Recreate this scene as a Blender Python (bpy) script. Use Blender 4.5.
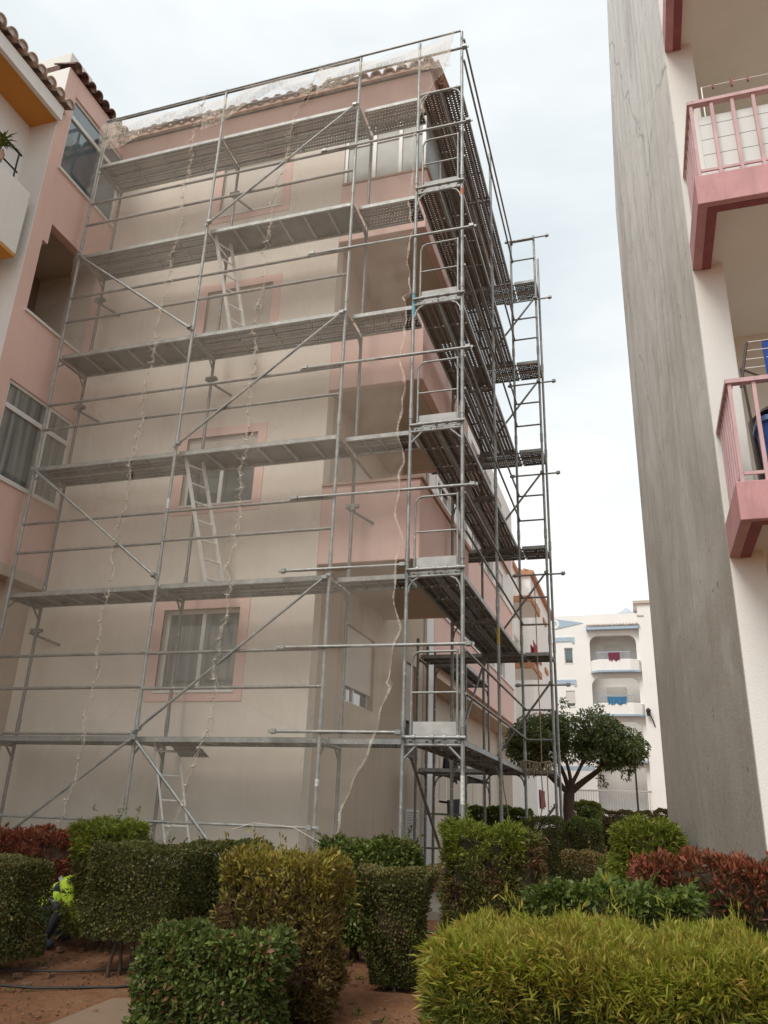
import bpy, math, random
import numpy as np
from mathutils import Vector, Matrix
random.seed(7); rng = np.random.default_rng(11)
for o in list(bpy.data.objects): bpy.data.objects.remove(o)
S = bpy.context.scene; C = S.collection
R = math.radians
# ---------------------------------------------------------------- camera, world, sun, exposure
cam_d = bpy.data.cameras.new('camera'); cam = bpy.data.objects.new('camera', cam_d); C.objects.link(cam); S.camera = cam
yaw, pitch, roll = R(-17.90), R(21.14), R(2.11)
fwd = Vector((math.sin(yaw)*math.cos(pitch), math.cos(yaw)*math.cos(pitch), math.sin(pitch)))
rt = Vector((math.cos(yaw), -math.sin(yaw), 0)); up = rt.cross(fwd)
r2 = math.cos(roll)*rt + math.sin(roll)*up; u2 = -math.sin(roll)*rt + math.cos(roll)*up
M = Matrix((r2, u2, -fwd)).transposed().to_4x4(); M.translation = Vector((3.622, -9.064, 1.105)); cam.matrix_world = M
cam_d.sensor_fit = 'VERTICAL'; cam_d.sensor_height = 36; cam_d.sensor_width = 36; cam_d.lens = 798.0/1024*36
cam_d.clip_start = 0.05; cam_d.clip_end = 2000
SUN_EL, SUN_AZ = R(52), R(200)          # azimuth measured from +Y clockwise
W = bpy.data.worlds.new('World'); S.world = W; W.use_nodes = True
nt = W.node_tree; nt.nodes.clear()
def wn(t, **k):
    n = nt.nodes.new(t)
    for a, b in k.items(): setattr(n, a, b)
    return n
sky = wn('ShaderNodeTexSky', sky_type='NISHITA', sun_disc=False, sun_elevation=SUN_EL, sun_rotation=SUN_AZ)
sky.air_density = 1.5; sky.dust_density = 3.0
tc = wn('ShaderNodeTexCoord'); mp = wn('ShaderNodeMapping'); mp.inputs['Scale'].default_value = (1.0, 1.0, 2.2)
no = wn('ShaderNodeTexNoise'); no.inputs['Scale'].default_value = 1.7; no.inputs['Detail'].default_value = 7; no.inputs['Roughness'].default_value = .5
no.inputs['Distortion'].default_value = .3
rp = wn('ShaderNodeValToRGB'); rp.color_ramp.elements[0].position = .36; rp.color_ramp.elements[1].position = .62
rp.color_ramp.elements[0].color = (6.1, 6.85, 7.25, 1); rp.color_ramp.elements[1].color = (9.1, 9.3, 9.25, 1)
mx = wn('ShaderNodeMix', data_type='RGBA'); mx.inputs[0].default_value = .93
bg = wn('ShaderNodeBackground'); bg.inputs['Strength'].default_value = .08; out = wn('ShaderNodeOutputWorld')
L = nt.links.new
L(tc.outputs['Generated'], mp.inputs['Vector']); L(mp.outputs[0], no.inputs['Vector']); L(no.outputs['Fac'], rp.inputs['Fac'])
L(sky.outputs[0], mx.inputs[6]); L(rp.outputs[0], mx.inputs[7]); L(mx.outputs[2], bg.inputs['Color']); L(bg.outputs[0], out.inputs[0])
sd = bpy.data.lights.new('sun', 'SUN'); sd.energy = 1.5; sd.angle = R(25); sd.color = (1, .96, .9)
so = bpy.data.objects.new('sun', sd); C.objects.link(so)
sdir = Vector((math.sin(SUN_AZ)*math.cos(SUN_EL), math.cos(SUN_AZ)*math.cos(SUN_EL), math.sin(SUN_EL)))
so.rotation_euler = sdir.to_track_quat('Z', 'Y').to_euler()
S.view_settings.view_transform = 'Standard'; S.view_settings.look = 'None'; S.view_settings.exposure = 0.6; S.view_settings.gamma = 1
S.render.engine = 'CYCLES'; S.cycles.transparent_max_bounces = 24; S.cycles.max_bounces = 7

# ---------------------------------------------------------------- helpers
ORG = {}
def empty(name, loc=(0,0,0)):
    o = bpy.data.objects.new(name, None); C.objects.link(o); o.location = loc; o.empty_display_size = .2
    ORG[o.name] = Vector(loc); return o
def tag(o, label=None, cat=None, group=None, kind=None):
    if label: o['label'] = label
    if cat: o['category'] = cat
    if group: o['group'] = group
    if kind: o['kind'] = kind
    return o
def thing(name, loc, label, cat, group=None):
    return tag(empty(name, loc), label, cat, group)
class MB:
    def __init__(s): s.v = []; s.f = []; s.m = []; s.sm = []
    def add(s, vs, fs, mi=0, smooth=False):
        b = len(s.v); s.v += [tuple(x) for x in vs]; s.f += [tuple(i+b for i in f) for f in fs]; s.m += [mi]*len(fs); s.sm += [smooth]*len(fs); return s
    def box(s, x0, x1, y0, y1, z0, z1, mi=0):
        v = [(x,y,z) for x in (x0,x1) for y in (y0,y1) for z in (z0,z1)]
        return s.add(v, [(0,1,3,2),(4,6,7,5),(0,4,5,1),(2,3,7,6),(0,2,6,4),(1,5,7,3)], mi)
    def obox(s, c, ax, ay, az, mi=0):
        c = Vector(c); ax, ay, az = Vector(ax), Vector(ay), Vector(az)
        v = [c+ax*i+ay*j+az*k for i in (-1,1) for j in (-1,1) for k in (-1,1)]
        return s.add(v, [(0,1,3,2),(4,6,7,5),(0,4,5,1),(2,3,7,6),(0,2,6,4),(1,5,7,3)], mi)
    def tube(s, p, q, r, n=8, r2=None, mi=0, cap=True):
        p, q = Vector(p), Vector(q); d = (q-p).normalized(); a = d.orthogonal().normalized(); b = d.cross(a); r2 = r if r2 is None else r2
        v = []
        for k in range(n):
            t = 2*math.pi*k/n; e = a*math.cos(t)+b*math.sin(t); v += [p+e*r, q+e*r2]
        fs = [(2*k, 2*((k+1)%n), 2*((k+1)%n)+1, 2*k+1) for k in range(n)]
        s.add(v, fs, mi, True)
        if cap: s.add([v[2*k] for k in range(n)], [tuple(range(n))[::-1]], mi); s.add([v[2*k+1] for k in range(n)], [tuple(range(n))], mi)
        return s
    def path(s, pts, r, n=6, mi=0, radii=None):
        pts = [Vector(p) for p in pts]; N = len(pts); prev = None; base = len(s.v)
        for i, p in enumerate(pts):
            d = (pts[min(i+1,N-1)]-pts[max(i-1,0)]).normalized()
            a = d.orthogonal().normalized() if prev is None else (prev-d*prev.dot(d)).normalized(); prev = a; b = d.cross(a)
            rr = radii[i] if radii else r
            for k in range(n):
                t = 2*math.pi*k/n; s.v.append(tuple(p+(a*math.cos(t)+b*math.sin(t))*rr))
        for i in range(N-1):
            for k in range(n):
                s.f.append((base+i*n+k, base+i*n+(k+1)%n, base+(i+1)*n+(k+1)%n, base+(i+1)*n+k)); s.m.append(mi); s.sm.append(True)
        return s
    def prism(s, poly, axis, a, b, mi=0):
        # poly: 2-D outline; axis 'x','y' or 'z': extruded from a to b
        def P(u, w, t): return {'x': (t,u,w), 'y': (u,t,w), 'z': (u,w,t)}[axis]
        n = len(poly); v = [P(u,w,a) for u,w in poly]+[P(u,w,b) for u,w in poly]
        return s.add(v, [tuple(range(n)), tuple(range(2*n-1, n-1, -1))]+[(k,(k+1)%n,n+(k+1)%n,n+k) for k in range(n)], mi)
    def build(s, name, mats, parent=None, bevel=0, org=None):
        if not isinstance(mats, (list, tuple)): mats = [mats]
        o0 = ORG[parent.name] if parent is not None else Vector(org or (0,0,0))
        me = bpy.data.meshes.new(name)
        me.from_pydata([(x-o0.x, y-o0.y, z-o0.z) for x,y,z in s.v], [], s.f)
        for m in mats: me.materials.append(m)
        me.polygons.foreach_set('material_index', s.m); me.polygons.foreach_set('use_smooth', s.sm)
        me.update()
        import bmesh
        bm = bmesh.new(); bm.from_mesh(me); bmesh.ops.recalc_face_normals(bm, faces=bm.faces); bm.to_mesh(me); bm.free()
        o = bpy.data.objects.new(name, me); C.objects.link(o)
        if parent is not None: o.parent = parent
        else: o.location = o0
        ORG[o.name] = o0
        if bevel:
            b = o.modifiers.new('bevel', 'BEVEL'); b.width = bevel; b.segments = 2; b.limit_method = 'ANGLE'
        return o
def struct(mb, name, mat, **k): return tag(mb.build(name, mat, **k), kind='structure')

# ---------------------------------------------------------------- materials
def mat(name):
    m = bpy.data.materials.new(name); m.use_nodes = True; m.node_tree.nodes.clear(); return m
class NB:
    def __init__(s, m): s.t = m.node_tree
    def n(s, typ, _in=None, **k):
        x = s.t.nodes.new(typ)
        for a, b in k.items(): setattr(x, a, b)
        for a, b in (_in or {}).items():
            if hasattr(b, 'is_output') or isinstance(b, bpy.types.NodeSocket): s.t.links.new(b, x.inputs[a])
            else: x.inputs[a].default_value = b
        return x
    def math(s, op, a, b=None, c=None):
        d = {0: a}
        if b is not None: d[1] = b
        if c is not None: d[2] = c
        return s.n('ShaderNodeMath', d, operation=op).outputs[0]
    def coords(s, scale=(1,1,1)):
        g = s.n('ShaderNodeTexCoord'); return s.n('ShaderNodeMapping', {'Vector': g.outputs['Object'], 'Scale': scale}).outputs[0]
    def noise(s, v, scale, detail=4, rough=.55, dist=0):
        return s.n('ShaderNodeTexNoise', {'Vector': v, 'Scale': scale, 'Detail': detail, 'Roughness': rough, 'Distortion': dist}).outputs['Fac']
    def ramp(s, fac, stops):
        x = s.n('ShaderNodeValToRGB', {'Fac': fac}); e = x.color_ramp.elements
        while len(e) < len(stops): e.new(.5)
        for q, (p, c) in zip(e, stops): q.position = p; q.color = tuple(c)+((1,) if len(c) == 3 else ())
        return x.outputs[0]
    def mix(s, f, a, b, mode='MIX'):
        x = s.n('ShaderNodeMix', data_type='RGBA', blend_type=mode)
        for i, q in ((0,f),(6,a),(7,b)):
            if isinstance(q, bpy.types.NodeSocket): s.t.links.new(q, x.inputs[i])
            else: x.inputs[i].default_value = q if i == 0 else tuple(q)+(1,)
        return x.outputs[2]
    def out(s, sh): s.t.links.new(sh, s.n('ShaderNodeOutputMaterial').inputs[0])
def prin(nb, col, rough=.7, metal=0, bump=None, bs=.2, bd=.02, **k):
    d = {'Roughness': rough, 'Metallic': metal}
    p = nb.n('ShaderNodeBsdfPrincipled', d)
    if isinstance(col, bpy.types.NodeSocket): nb.t.links.new(col, p.inputs['Base Color'])
    else: p.inputs['Base Color'].default_value = tuple(col)+(1,)
    if bump is not None:
        b = nb.n('ShaderNodeBump', {'Height': bump, 'Strength': bs, 'Distance': bd}); nb.t.links.new(b.outputs[0], p.inputs['Normal'])
    for a, v in k.items(): p.inputs[a.replace('_', ' ')].default_value = v
    return p.outputs[0]
def plaster(name, c, var=.12, stain=.25, rough=.9, streak=True, stainc=(.5,.46,.4), patches=False):
    m = mat(name); nb = NB(m); v = nb.coords()
    big = nb.noise(v, .7, 5, .6); fine = nb.noise(v, 60, 3, .6)
    st = nb.noise(nb.coords((5, 5, .35)), 1.0, 6, .65, .4)
    lo = tuple(x*(1-var) for x in c); hi = tuple(min(1, x*(1+var*.6)) for x in c)
    col = nb.ramp(big, [(.3, lo), (.7, hi)])
    if streak:
        f = nb.ramp(st, [(.52, (0,0,0)), (.78, (stain,)*3)])
        col = nb.mix(f, col, tuple(a*b for a, b in zip(c, stainc)))
    if patches:
        pn = nb.noise(v, .9, 2, .4, 1.5); col = nb.mix(nb.ramp(pn, [(.62,(0,0,0)),(.625,(.35,.35,.35))]), col, tuple(min(.9, x*1.1) for x in c))
        pd = nb.noise(nb.coords((1.3,1,.8)), 1.4, 3, .5, .8); col = nb.mix(nb.ramp(pd, [(.68,(0,0,0)),(.685,(.22,.22,.22))]), col, tuple(x*.80 for x in c))
        ck = nb.n('ShaderNodeTexVoronoi', {'Vector': nb.n('ShaderNodeMixRGB', {'Fac': .35, 'Color1': v, 'Color2': nb.n('ShaderNodeTexNoise', {'Vector': v, 'Scale': 2.2, 'Detail': 5}).outputs['Color']}).outputs[0], 'Scale': .55}, feature='DISTANCE_TO_EDGE').outputs['Distance']
        col = nb.mix(nb.ramp(ck, [(0,(.25,.25,.25)),(.004,(0,0,0))]), col, tuple(x*.45 for x in c))
    col = nb.mix(nb.math('MULTIPLY', fine, .12), col, tuple(x*.6 for x in c))
    nb.out(prin(nb, col, rough, bump=fine, bs=.25, bd=.01)); return m
def simple(name, c, rough=.6, metal=0, var=.15, scale=8, bump=False):
    m = mat(name); nb = NB(m); v = nb.coords(); n = nb.noise(v, scale, 4)
    col = nb.ramp(n, [(.3, tuple(x*(1-var) for x in c)), (.7, tuple(min(1,x*(1+var)) for x in c))])
    nb.out(prin(nb, col, rough, metal, bump=n if bump else None, bs=.3)); return m
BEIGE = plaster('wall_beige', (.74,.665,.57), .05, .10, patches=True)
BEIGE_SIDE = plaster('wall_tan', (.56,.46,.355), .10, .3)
PINK = plaster('wall_pink', (.77,.535,.465), .08, .2)
SOFFIT = plaster('soffit_tan', (.60,.50,.40), .08, .2, streak=False)
WHITE = plaster('wall_white', (.82,.81,.77), .06, .18)
WHITE2 = plaster('wall_white_clean', (.86,.84,.80), .03, .08)
ORANGE = plaster('soffit_orange', (.62,.28,.055), .06, .1, streak=False)
ORTRIM = plaster('trim_orange', (.52,.25,.14), .1, .2)
BLUE = simple('trim_blue', (.38,.48,.57), .7, 0, .1)
LPINK = plaster('wall_pale_pink', (.70,.47,.42), .06, .15)
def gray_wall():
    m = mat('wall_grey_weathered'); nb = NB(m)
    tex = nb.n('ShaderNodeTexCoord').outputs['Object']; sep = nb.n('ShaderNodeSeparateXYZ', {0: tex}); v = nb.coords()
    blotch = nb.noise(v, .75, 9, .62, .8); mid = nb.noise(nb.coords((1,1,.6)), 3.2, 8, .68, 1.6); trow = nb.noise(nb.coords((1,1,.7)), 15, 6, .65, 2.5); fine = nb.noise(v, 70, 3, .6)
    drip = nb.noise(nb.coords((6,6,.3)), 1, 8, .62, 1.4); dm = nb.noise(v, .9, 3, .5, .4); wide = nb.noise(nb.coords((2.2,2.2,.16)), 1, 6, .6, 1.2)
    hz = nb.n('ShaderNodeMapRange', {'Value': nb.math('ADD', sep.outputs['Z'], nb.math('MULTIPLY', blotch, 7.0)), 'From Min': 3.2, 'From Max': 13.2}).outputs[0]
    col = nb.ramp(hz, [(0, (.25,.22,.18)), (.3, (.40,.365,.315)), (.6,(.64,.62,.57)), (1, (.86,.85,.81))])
    col = nb.mix(nb.ramp(wide, [(.45,(0,0,0)),(.68,(.5,.5,.5))]), col, (.30,.28,.245))
    col = nb.mix(nb.ramp(mid, [(.50,(0,0,0)),(.72,(.34,.34,.34))]), col, (.27,.245,.21))
    col = nb.mix(nb.math('MULTIPLY', nb.ramp(drip, [(.50,(0,0,0)),(.74,(.42,.42,.42))]), nb.ramp(dm, [(.45,(0,0,0)),(.6,(.8,.8,.8))])), col, (.17,.155,.135))
    col = nb.mix(nb.ramp(trow, [(.35,(.14,.14,.14)),(.55,(0,0,0))]), col, (.78,.76,.70))
    vd = nb.n('ShaderNodeMixRGB', {'Fac': .25, 'Color1': nb.coords((1,1,.35)), 'Color2': nb.n('ShaderNodeTexNoise', {'Vector': v, 'Scale': 1.6, 'Detail': 6}).outputs['Color']}).outputs[0]
    crack = nb.n('ShaderNodeTexVoronoi', {'Vector': vd, 'Scale': .42}, feature='DISTANCE_TO_EDGE').outputs['Distance']
    col = nb.mix(nb.ramp(crack, [(0,(.45,.45,.45)),(.0035,(0,0,0))]), col, (.14,.125,.105))
    speck = nb.noise(nb.coords((1,1,.5)), 17, 2, .5)
    col = nb.mix(nb.ramp(speck, [(.72,(0,0,0)),(.75,(.8,.8,.8))]), col, (.08,.07,.06))
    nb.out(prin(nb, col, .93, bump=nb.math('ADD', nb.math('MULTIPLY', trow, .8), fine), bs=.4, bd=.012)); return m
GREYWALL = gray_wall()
def steel(name='galvanised_steel', c=(.35,.36,.345), dirt=.5):
    m = mat(name); nb = NB(m); v = nb.coords(); a = nb.noise(v, 9, 5, .65); b = nb.noise(v, 45, 3)
    col = nb.ramp(a, [(.3, tuple(x*.68 for x in c)), (.55, c), (.75, tuple(x*1.2 for x in c))])
    col = nb.mix(nb.ramp(b, [(.6,(0,0,0)),(.75,(dirt,)*3)]), col, (.30,.27,.23))
    c3 = nb.noise(v, 21, 2, .5); col = nb.mix(nb.ramp(c3, [(.66,(0,0,0)),(.70,(.8,.8,.8))]), col, (.58,.56,.52))
    c4 = nb.noise(v, 3.1, 5, .7); col = nb.mix(nb.ramp(c4, [(.62,(0,0,0)),(.70,(.5,.5,.5))]), col, (.26,.17,.11))
    nb.out(prin(nb, col, .5, .4)); return m
STEEL = steel(); STEELD = steel('weathered_steel', (.24,.235,.22), .5)
def deckmat(name, c, holes):
    m = mat(name); nb = NB(m); tcx = nb.n('ShaderNodeTexCoord').outputs['Object']; sp = nb.n('ShaderNodeSeparateXYZ', {0: tcx})
    a = nb.noise(nb.coords((1,1,1)), 6, 5, .65)
    col = nb.ramp(a, [(.3, tuple(x*.65 for x in c)), (.7, tuple(x*1.15 for x in c))])
    sh = prin(nb, col, .55, .3)
    if holes:
        px, py = .048, .062
        row = nb.math('FLOOR', nb.math('DIVIDE', sp.outputs['Y'], py))
        offx = nb.math('MULTIPLY', nb.math('MODULO', row, 2.0), px*.5)
        fx = nb.math('SUBTRACT', nb.math('FRACT', nb.math('DIVIDE', nb.math('ADD', sp.outputs['X'], offx), px)), .5)
        fy = nb.math('SUBTRACT', nb.math('FRACT', nb.math('DIVIDE', sp.outputs['Y'], py)), .5)
        dx = nb.math('MULTIPLY', fx, px); dy = nb.math('MULTIPLY', fy, py)
        d = nb.math('SQRT', nb.math('ADD', nb.math('MULTIPLY', dx, dx), nb.math('MULTIPLY', dy, dy)))
        inside = nb.math('LESS_THAN', d, .0115)
        tr = nb.n('ShaderNodeBsdfTransparent')
        mxs = nb.n('ShaderNodeMixShader', {0: inside, 1: sh, 2: tr.outputs[0]}); sh = mxs.outputs[0]
    nb.out(sh); return m
DECK_H = deckmat('perforated_deck_steel', (.19,.18,.165), True)
DECK_P = deckmat('solid_deck_panel', (.16,.15,.135), False)
ALU = simple('aluminium', (.80,.80,.77), .45, .2, .1)
def netmat():
    m = mat('debris_net_mesh'); nb = NB(m)
    big = nb.noise(nb.coords((1,1,.45)), 1.6, 5, .6, .6); f2 = nb.noise(nb.coords((1,1,.35)), 5, 5, .6, 2.0)
    fac = nb.n('ShaderNodeMapRange', {'Value': nb.math('ADD', nb.math('MULTIPLY', big, .6), nb.math('MULTIPLY', f2, .4)), 'From Min': .3, 'From Max': .7, 'To Min': .11, 'To Max': .22}).outputs[0]
    d = nb.n('ShaderNodeBsdfDiffuse', {'Color': (.84,.77,.665,1)}); t = nb.n('ShaderNodeBsdfTranslucent', {'Color': (.84,.77,.665,1)})
    dt = nb.n('ShaderNodeMixShader', {0: .4, 1: d.outputs[0], 2: t.outputs[0]}); tr = nb.n('ShaderNodeBsdfTransparent')
    nb.out(nb.n('ShaderNodeMixShader', {0: fac, 1: tr.outputs[0], 2: dt.outputs[0]}).outputs[0]); return m
NET = netmat()
def hemmat():
    m = mat('folded_net_edge'); nb = NB(m)
    d = nb.n('ShaderNodeBsdfDiffuse', {'Color': (.80,.73,.62,1)}); tr = nb.n('ShaderNodeBsdfTransparent')
    hn = nb.noise(nb.coords((1,1,.6)), 24, 5, .7, 1.0); hf = nb.n('ShaderNodeMapRange', {'Value': hn, 'From Min': .40, 'From Max': .62, 'To Min': .08, 'To Max': .60}).outputs[0]
    nb.out(nb.n('ShaderNodeMixShader', {0: hf, 1: tr.outputs[0], 2: d.outputs[0]}).outputs[0]); return m
HEM = hemmat()
CORD = simple('pale_cord', (.60,.54,.45), .9)
def glassmat(name, c=(.06,.075,.075), rough=.06, curtain=None, spec=.9, coat=.6):
    m = mat(name); nb = NB(m)
    if curtain:
        w = nb.noise(nb.coords((9,9,.25)), 1.0, 3, .5, .4)
        col = nb.ramp(w, [(.35, tuple(x*.35 for x in curtain)), (.65, curtain)])
    else: col = nb.ramp(nb.noise(nb.coords(), 1.5, 3), [(.3, c), (.7, tuple(x*1.8 for x in c))])
    nb.out(prin(nb, col, rough, 0, IOR=1.6, Specular_IOR_Level=spec, Coat_Weight=coat, Coat_Roughness=.03)); return m
GLASS = glassmat('window_glass'); GLASSC = glassmat('curtained_glass', curtain=(.25,.27,.25)); GLASSB = glassmat('tinted_glass', (.075,.105,.115))
FRAME = simple('white_window_frame', (.74,.73,.69), .4, 0, .04)
def shutmat(name='roller_shutter', c=(.66,.60,.52)):
    m = mat(name); nb = NB(m); sp = nb.n('ShaderNodeSeparateXYZ', {0: nb.n('ShaderNodeTexCoord').outputs['Object']})
    f = nb.math('FRACT', nb.math('DIVIDE', sp.outputs['Z'], .045)); col = nb.mix(nb.ramp(f, [(0,(1,1,1)),(.12,(0,0,0))]), c, tuple(x*.45 for x in c))
    nb.out(prin(nb, col, .6, bump=f, bs=.6, bd=.01)); return m
SHUT = shutmat(); SHUTW = shutmat('white_shutter', (.70,.68,.62))
def tilemat(name, c):
    m = mat(name); nb = NB(m); n = nb.noise(nb.coords(), 5, 6, .7); n2 = nb.noise(nb.coords(), 30, 4)
    col = nb.ramp(n, [(.3, tuple(x*.5 for x in c)), (.5, c), (.72, (.55,.47,.38))])
    nb.out(prin(nb, col, .9, bump=n2, bs=.5)); return m
TILE = tilemat('clay_roof_tile', (.46,.28,.21)); TILEP = tilemat('pale_lichened_tile', (.58,.44,.36))
PRAIL = simple('pink_painted_metal', (.60,.38,.39), .5, .1, .08)
PBAND = simple('pink_painted_slab_edge', (.56,.27,.275), .75, 0, .12, 5)
def painted(name, c):
    m = mat(name); nb = NB(m); v = nb.coords(); a = nb.noise(v, 3, 5, .6); b = nb.noise(nb.coords((1,1,.4)), 16, 5, .7); g = nb.noise(nb.coords((6,6,.8)), 1.2, 5, .7)
    col = nb.ramp(a, [(.3, tuple(x*.85 for x in c)), (.7, tuple(min(1,x*1.12) for x in c))])
    col = nb.mix(nb.ramp(b, [(.64,(0,0,0)),(.68,(.75,.75,.75))]), col, (.33,.20,.14))
    col = nb.mix(nb.ramp(g, [(.5,(0,0,0)),(.72,(.5,.5,.5))]), col, tuple(x*.6 for x in c))
    nb.out(prin(nb, col, .62, bump=b, bs=.3)); return m
PRAIL = painted('pink_painted_metal_worn', (.60,.39,.39)); PBAND = painted('pink_slab_edge_worn', (.57,.29,.29))
DRED = simple('dark_red_paint', (.27,.075,.08), .7, 0, .15)
BLACK = simple('black_paint', (.02,.02,.02), .5)
DIRTC = None
def dirt():
    m = mat('red_brown_soil'); nb = NB(m); v = nb.coords(); a = nb.noise(v, 1.3, 6, .65); b = nb.noise(v, 14, 8, .7); c = nb.noise(v, 90, 3, .6)
    col = nb.ramp(a, [(.3,(.19,.078,.033)),(.5,(.28,.118,.048)),(.7,(.34,.17,.08))])
    col = nb.mix(nb.ramp(b, [(.45,(0,0,0)),(.75,(.75,.75,.75))]), col, (.11,.06,.035))
    col = nb.mix(nb.ramp(c, [(.62,(0,0,0)),(.70,(.8,.8,.8))]), col, (.36,.25,.16))
    nb.out(prin(nb, col, .97, bump=nb.math('ADD', b, nb.math('MULTIPLY', c, .5)), bs=.9, bd=.05)); return m
DIRT = dirt()
CONC = plaster('path_concrete', (.27,.185,.12), .2, .35, streak=False)
PAVE = plaster('paving', (.36,.32,.27), .15, .3, streak=False)
BARK = simple('bark', (.075,.05,.035), .95, 0, .4, 20, True)
TWIG = simple('twigs_inside_hedge', (.060,.046,.026), 1, 0, .5, 25, True)
def leafmat(name, stops, trans=.25, rough=.5, patch=None):
    m = mat(name); nb = NB(m); g = nb.n('ShaderNodeNewGeometry')
    col = nb.ramp(g.outputs['Random Per Island'], stops)
    n = nb.noise(nb.coords(), 2.6, 4, .6)
    pc = patch or tuple(x*.6 for x in stops[0][1])
    col = nb.mix(nb.ramp(n, [(.42,(0,0,0)),(.66,(.55,.55,.55))]), col, pc)
    p = prin(nb, col, rough, 0, Specular_IOR_Level=.35)
    t = nb.n('ShaderNodeBsdfTranslucent'); nb.t.links.new(col, t.inputs['Color'])
    nb.out(nb.n('ShaderNodeMixShader', {0: trans, 1: p, 2: t.outputs[0]}).outputs[0]); return m
LF = {
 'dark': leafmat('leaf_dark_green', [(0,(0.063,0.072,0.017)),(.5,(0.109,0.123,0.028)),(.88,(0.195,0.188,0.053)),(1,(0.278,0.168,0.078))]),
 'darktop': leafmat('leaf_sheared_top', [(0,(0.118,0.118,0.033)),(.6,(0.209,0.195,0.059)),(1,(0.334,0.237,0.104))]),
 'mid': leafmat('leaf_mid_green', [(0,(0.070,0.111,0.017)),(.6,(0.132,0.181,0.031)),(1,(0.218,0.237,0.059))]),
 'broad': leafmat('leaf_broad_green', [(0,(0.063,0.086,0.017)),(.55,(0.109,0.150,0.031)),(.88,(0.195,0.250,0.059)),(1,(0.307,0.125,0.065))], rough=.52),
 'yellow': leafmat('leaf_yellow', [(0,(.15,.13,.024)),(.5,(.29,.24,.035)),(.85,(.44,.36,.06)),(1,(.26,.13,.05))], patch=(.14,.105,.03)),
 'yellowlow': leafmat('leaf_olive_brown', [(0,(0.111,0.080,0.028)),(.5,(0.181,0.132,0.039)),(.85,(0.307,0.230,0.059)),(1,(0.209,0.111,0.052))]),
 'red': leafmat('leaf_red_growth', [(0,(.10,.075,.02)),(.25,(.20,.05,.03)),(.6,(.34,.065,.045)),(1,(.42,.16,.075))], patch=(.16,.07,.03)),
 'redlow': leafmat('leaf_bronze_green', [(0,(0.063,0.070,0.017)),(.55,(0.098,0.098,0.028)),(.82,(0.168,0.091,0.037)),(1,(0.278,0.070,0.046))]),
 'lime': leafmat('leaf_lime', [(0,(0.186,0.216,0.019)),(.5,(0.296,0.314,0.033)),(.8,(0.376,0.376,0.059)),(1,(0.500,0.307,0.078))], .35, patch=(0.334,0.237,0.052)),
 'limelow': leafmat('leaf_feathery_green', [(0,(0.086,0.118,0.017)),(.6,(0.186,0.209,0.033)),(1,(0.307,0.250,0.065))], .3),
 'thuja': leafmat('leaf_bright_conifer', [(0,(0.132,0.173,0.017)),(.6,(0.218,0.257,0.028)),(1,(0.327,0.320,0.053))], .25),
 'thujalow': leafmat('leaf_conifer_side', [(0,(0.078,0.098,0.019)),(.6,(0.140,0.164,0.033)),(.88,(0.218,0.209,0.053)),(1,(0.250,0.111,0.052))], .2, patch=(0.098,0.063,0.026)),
 'brown': leafmat('leaf_dead_brown', [(0,(0.118,0.059,0.033)),(.6,(0.212,0.106,0.055)),(1,(0.260,0.189,0.066))]),
 'tree': leafmat('leaf_tree', [(0,(0.070,0.098,0.031)),(.6,(0.125,0.164,0.052)),(1,(0.234,0.264,0.088))], rough=.38),
}
# ---------------------------------------------------------------- ground
def gz(x, y):
    if y < -2.5: return -.35
    if y < 1: return -.35+.25*(y+2.5)/3.5
    if y < 3: return -.1+.05*(y-1)
    return min(.82, .018*(y-3))
mb = MB(); xs = [-400,-60,-20]+[-10+.5*i for i in range(33)]+[10,30,80,400]; ys = [-300,-60,-20]+[-10+.35*i for i in range(47)]+[8,12,16,20,26,32,38,44,50,60,90,200,900]
for y in ys:
    for x in xs:
        b = .02*math.sin(2.3*x+1.1*y)+.015*math.sin(5.1*y-2*x) if -9 < x < 6 and -10 < y < 5 else 0
        mb.v.append((x, y, gz(x,y)+b-.02))
nx = len(xs)
for j in range(len(ys)-1):
    for i in range(nx-1): mb.f.append((j*nx+i, j*nx+i+1, (j+1)*nx+i+1, (j+1)*nx+i)); mb.m.append(0); mb.sm.append(True)
struct(mb, 'ground', DIRT)
# concrete slab path in the foreground and paving along the building
mb = MB()
mb.prism([(-.75,-2.20),(.35,-2.62),(.45,-3.3),(.1,-4.2),(-.9,-4.5),(-.60,-3.4)], 'z', -.40, -.335)
struct(mb, 'path', CONC, bevel=.01)
mb = MB(); mb.box(-5.5,-.6,.4,1.0,-.3,-.02); mb.box(-.6,2.6,2.2,22,-.3,.02); mb.box(-3,4.2,22,48,0,.55)
struct(mb, 'pavement', PAVE)

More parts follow.
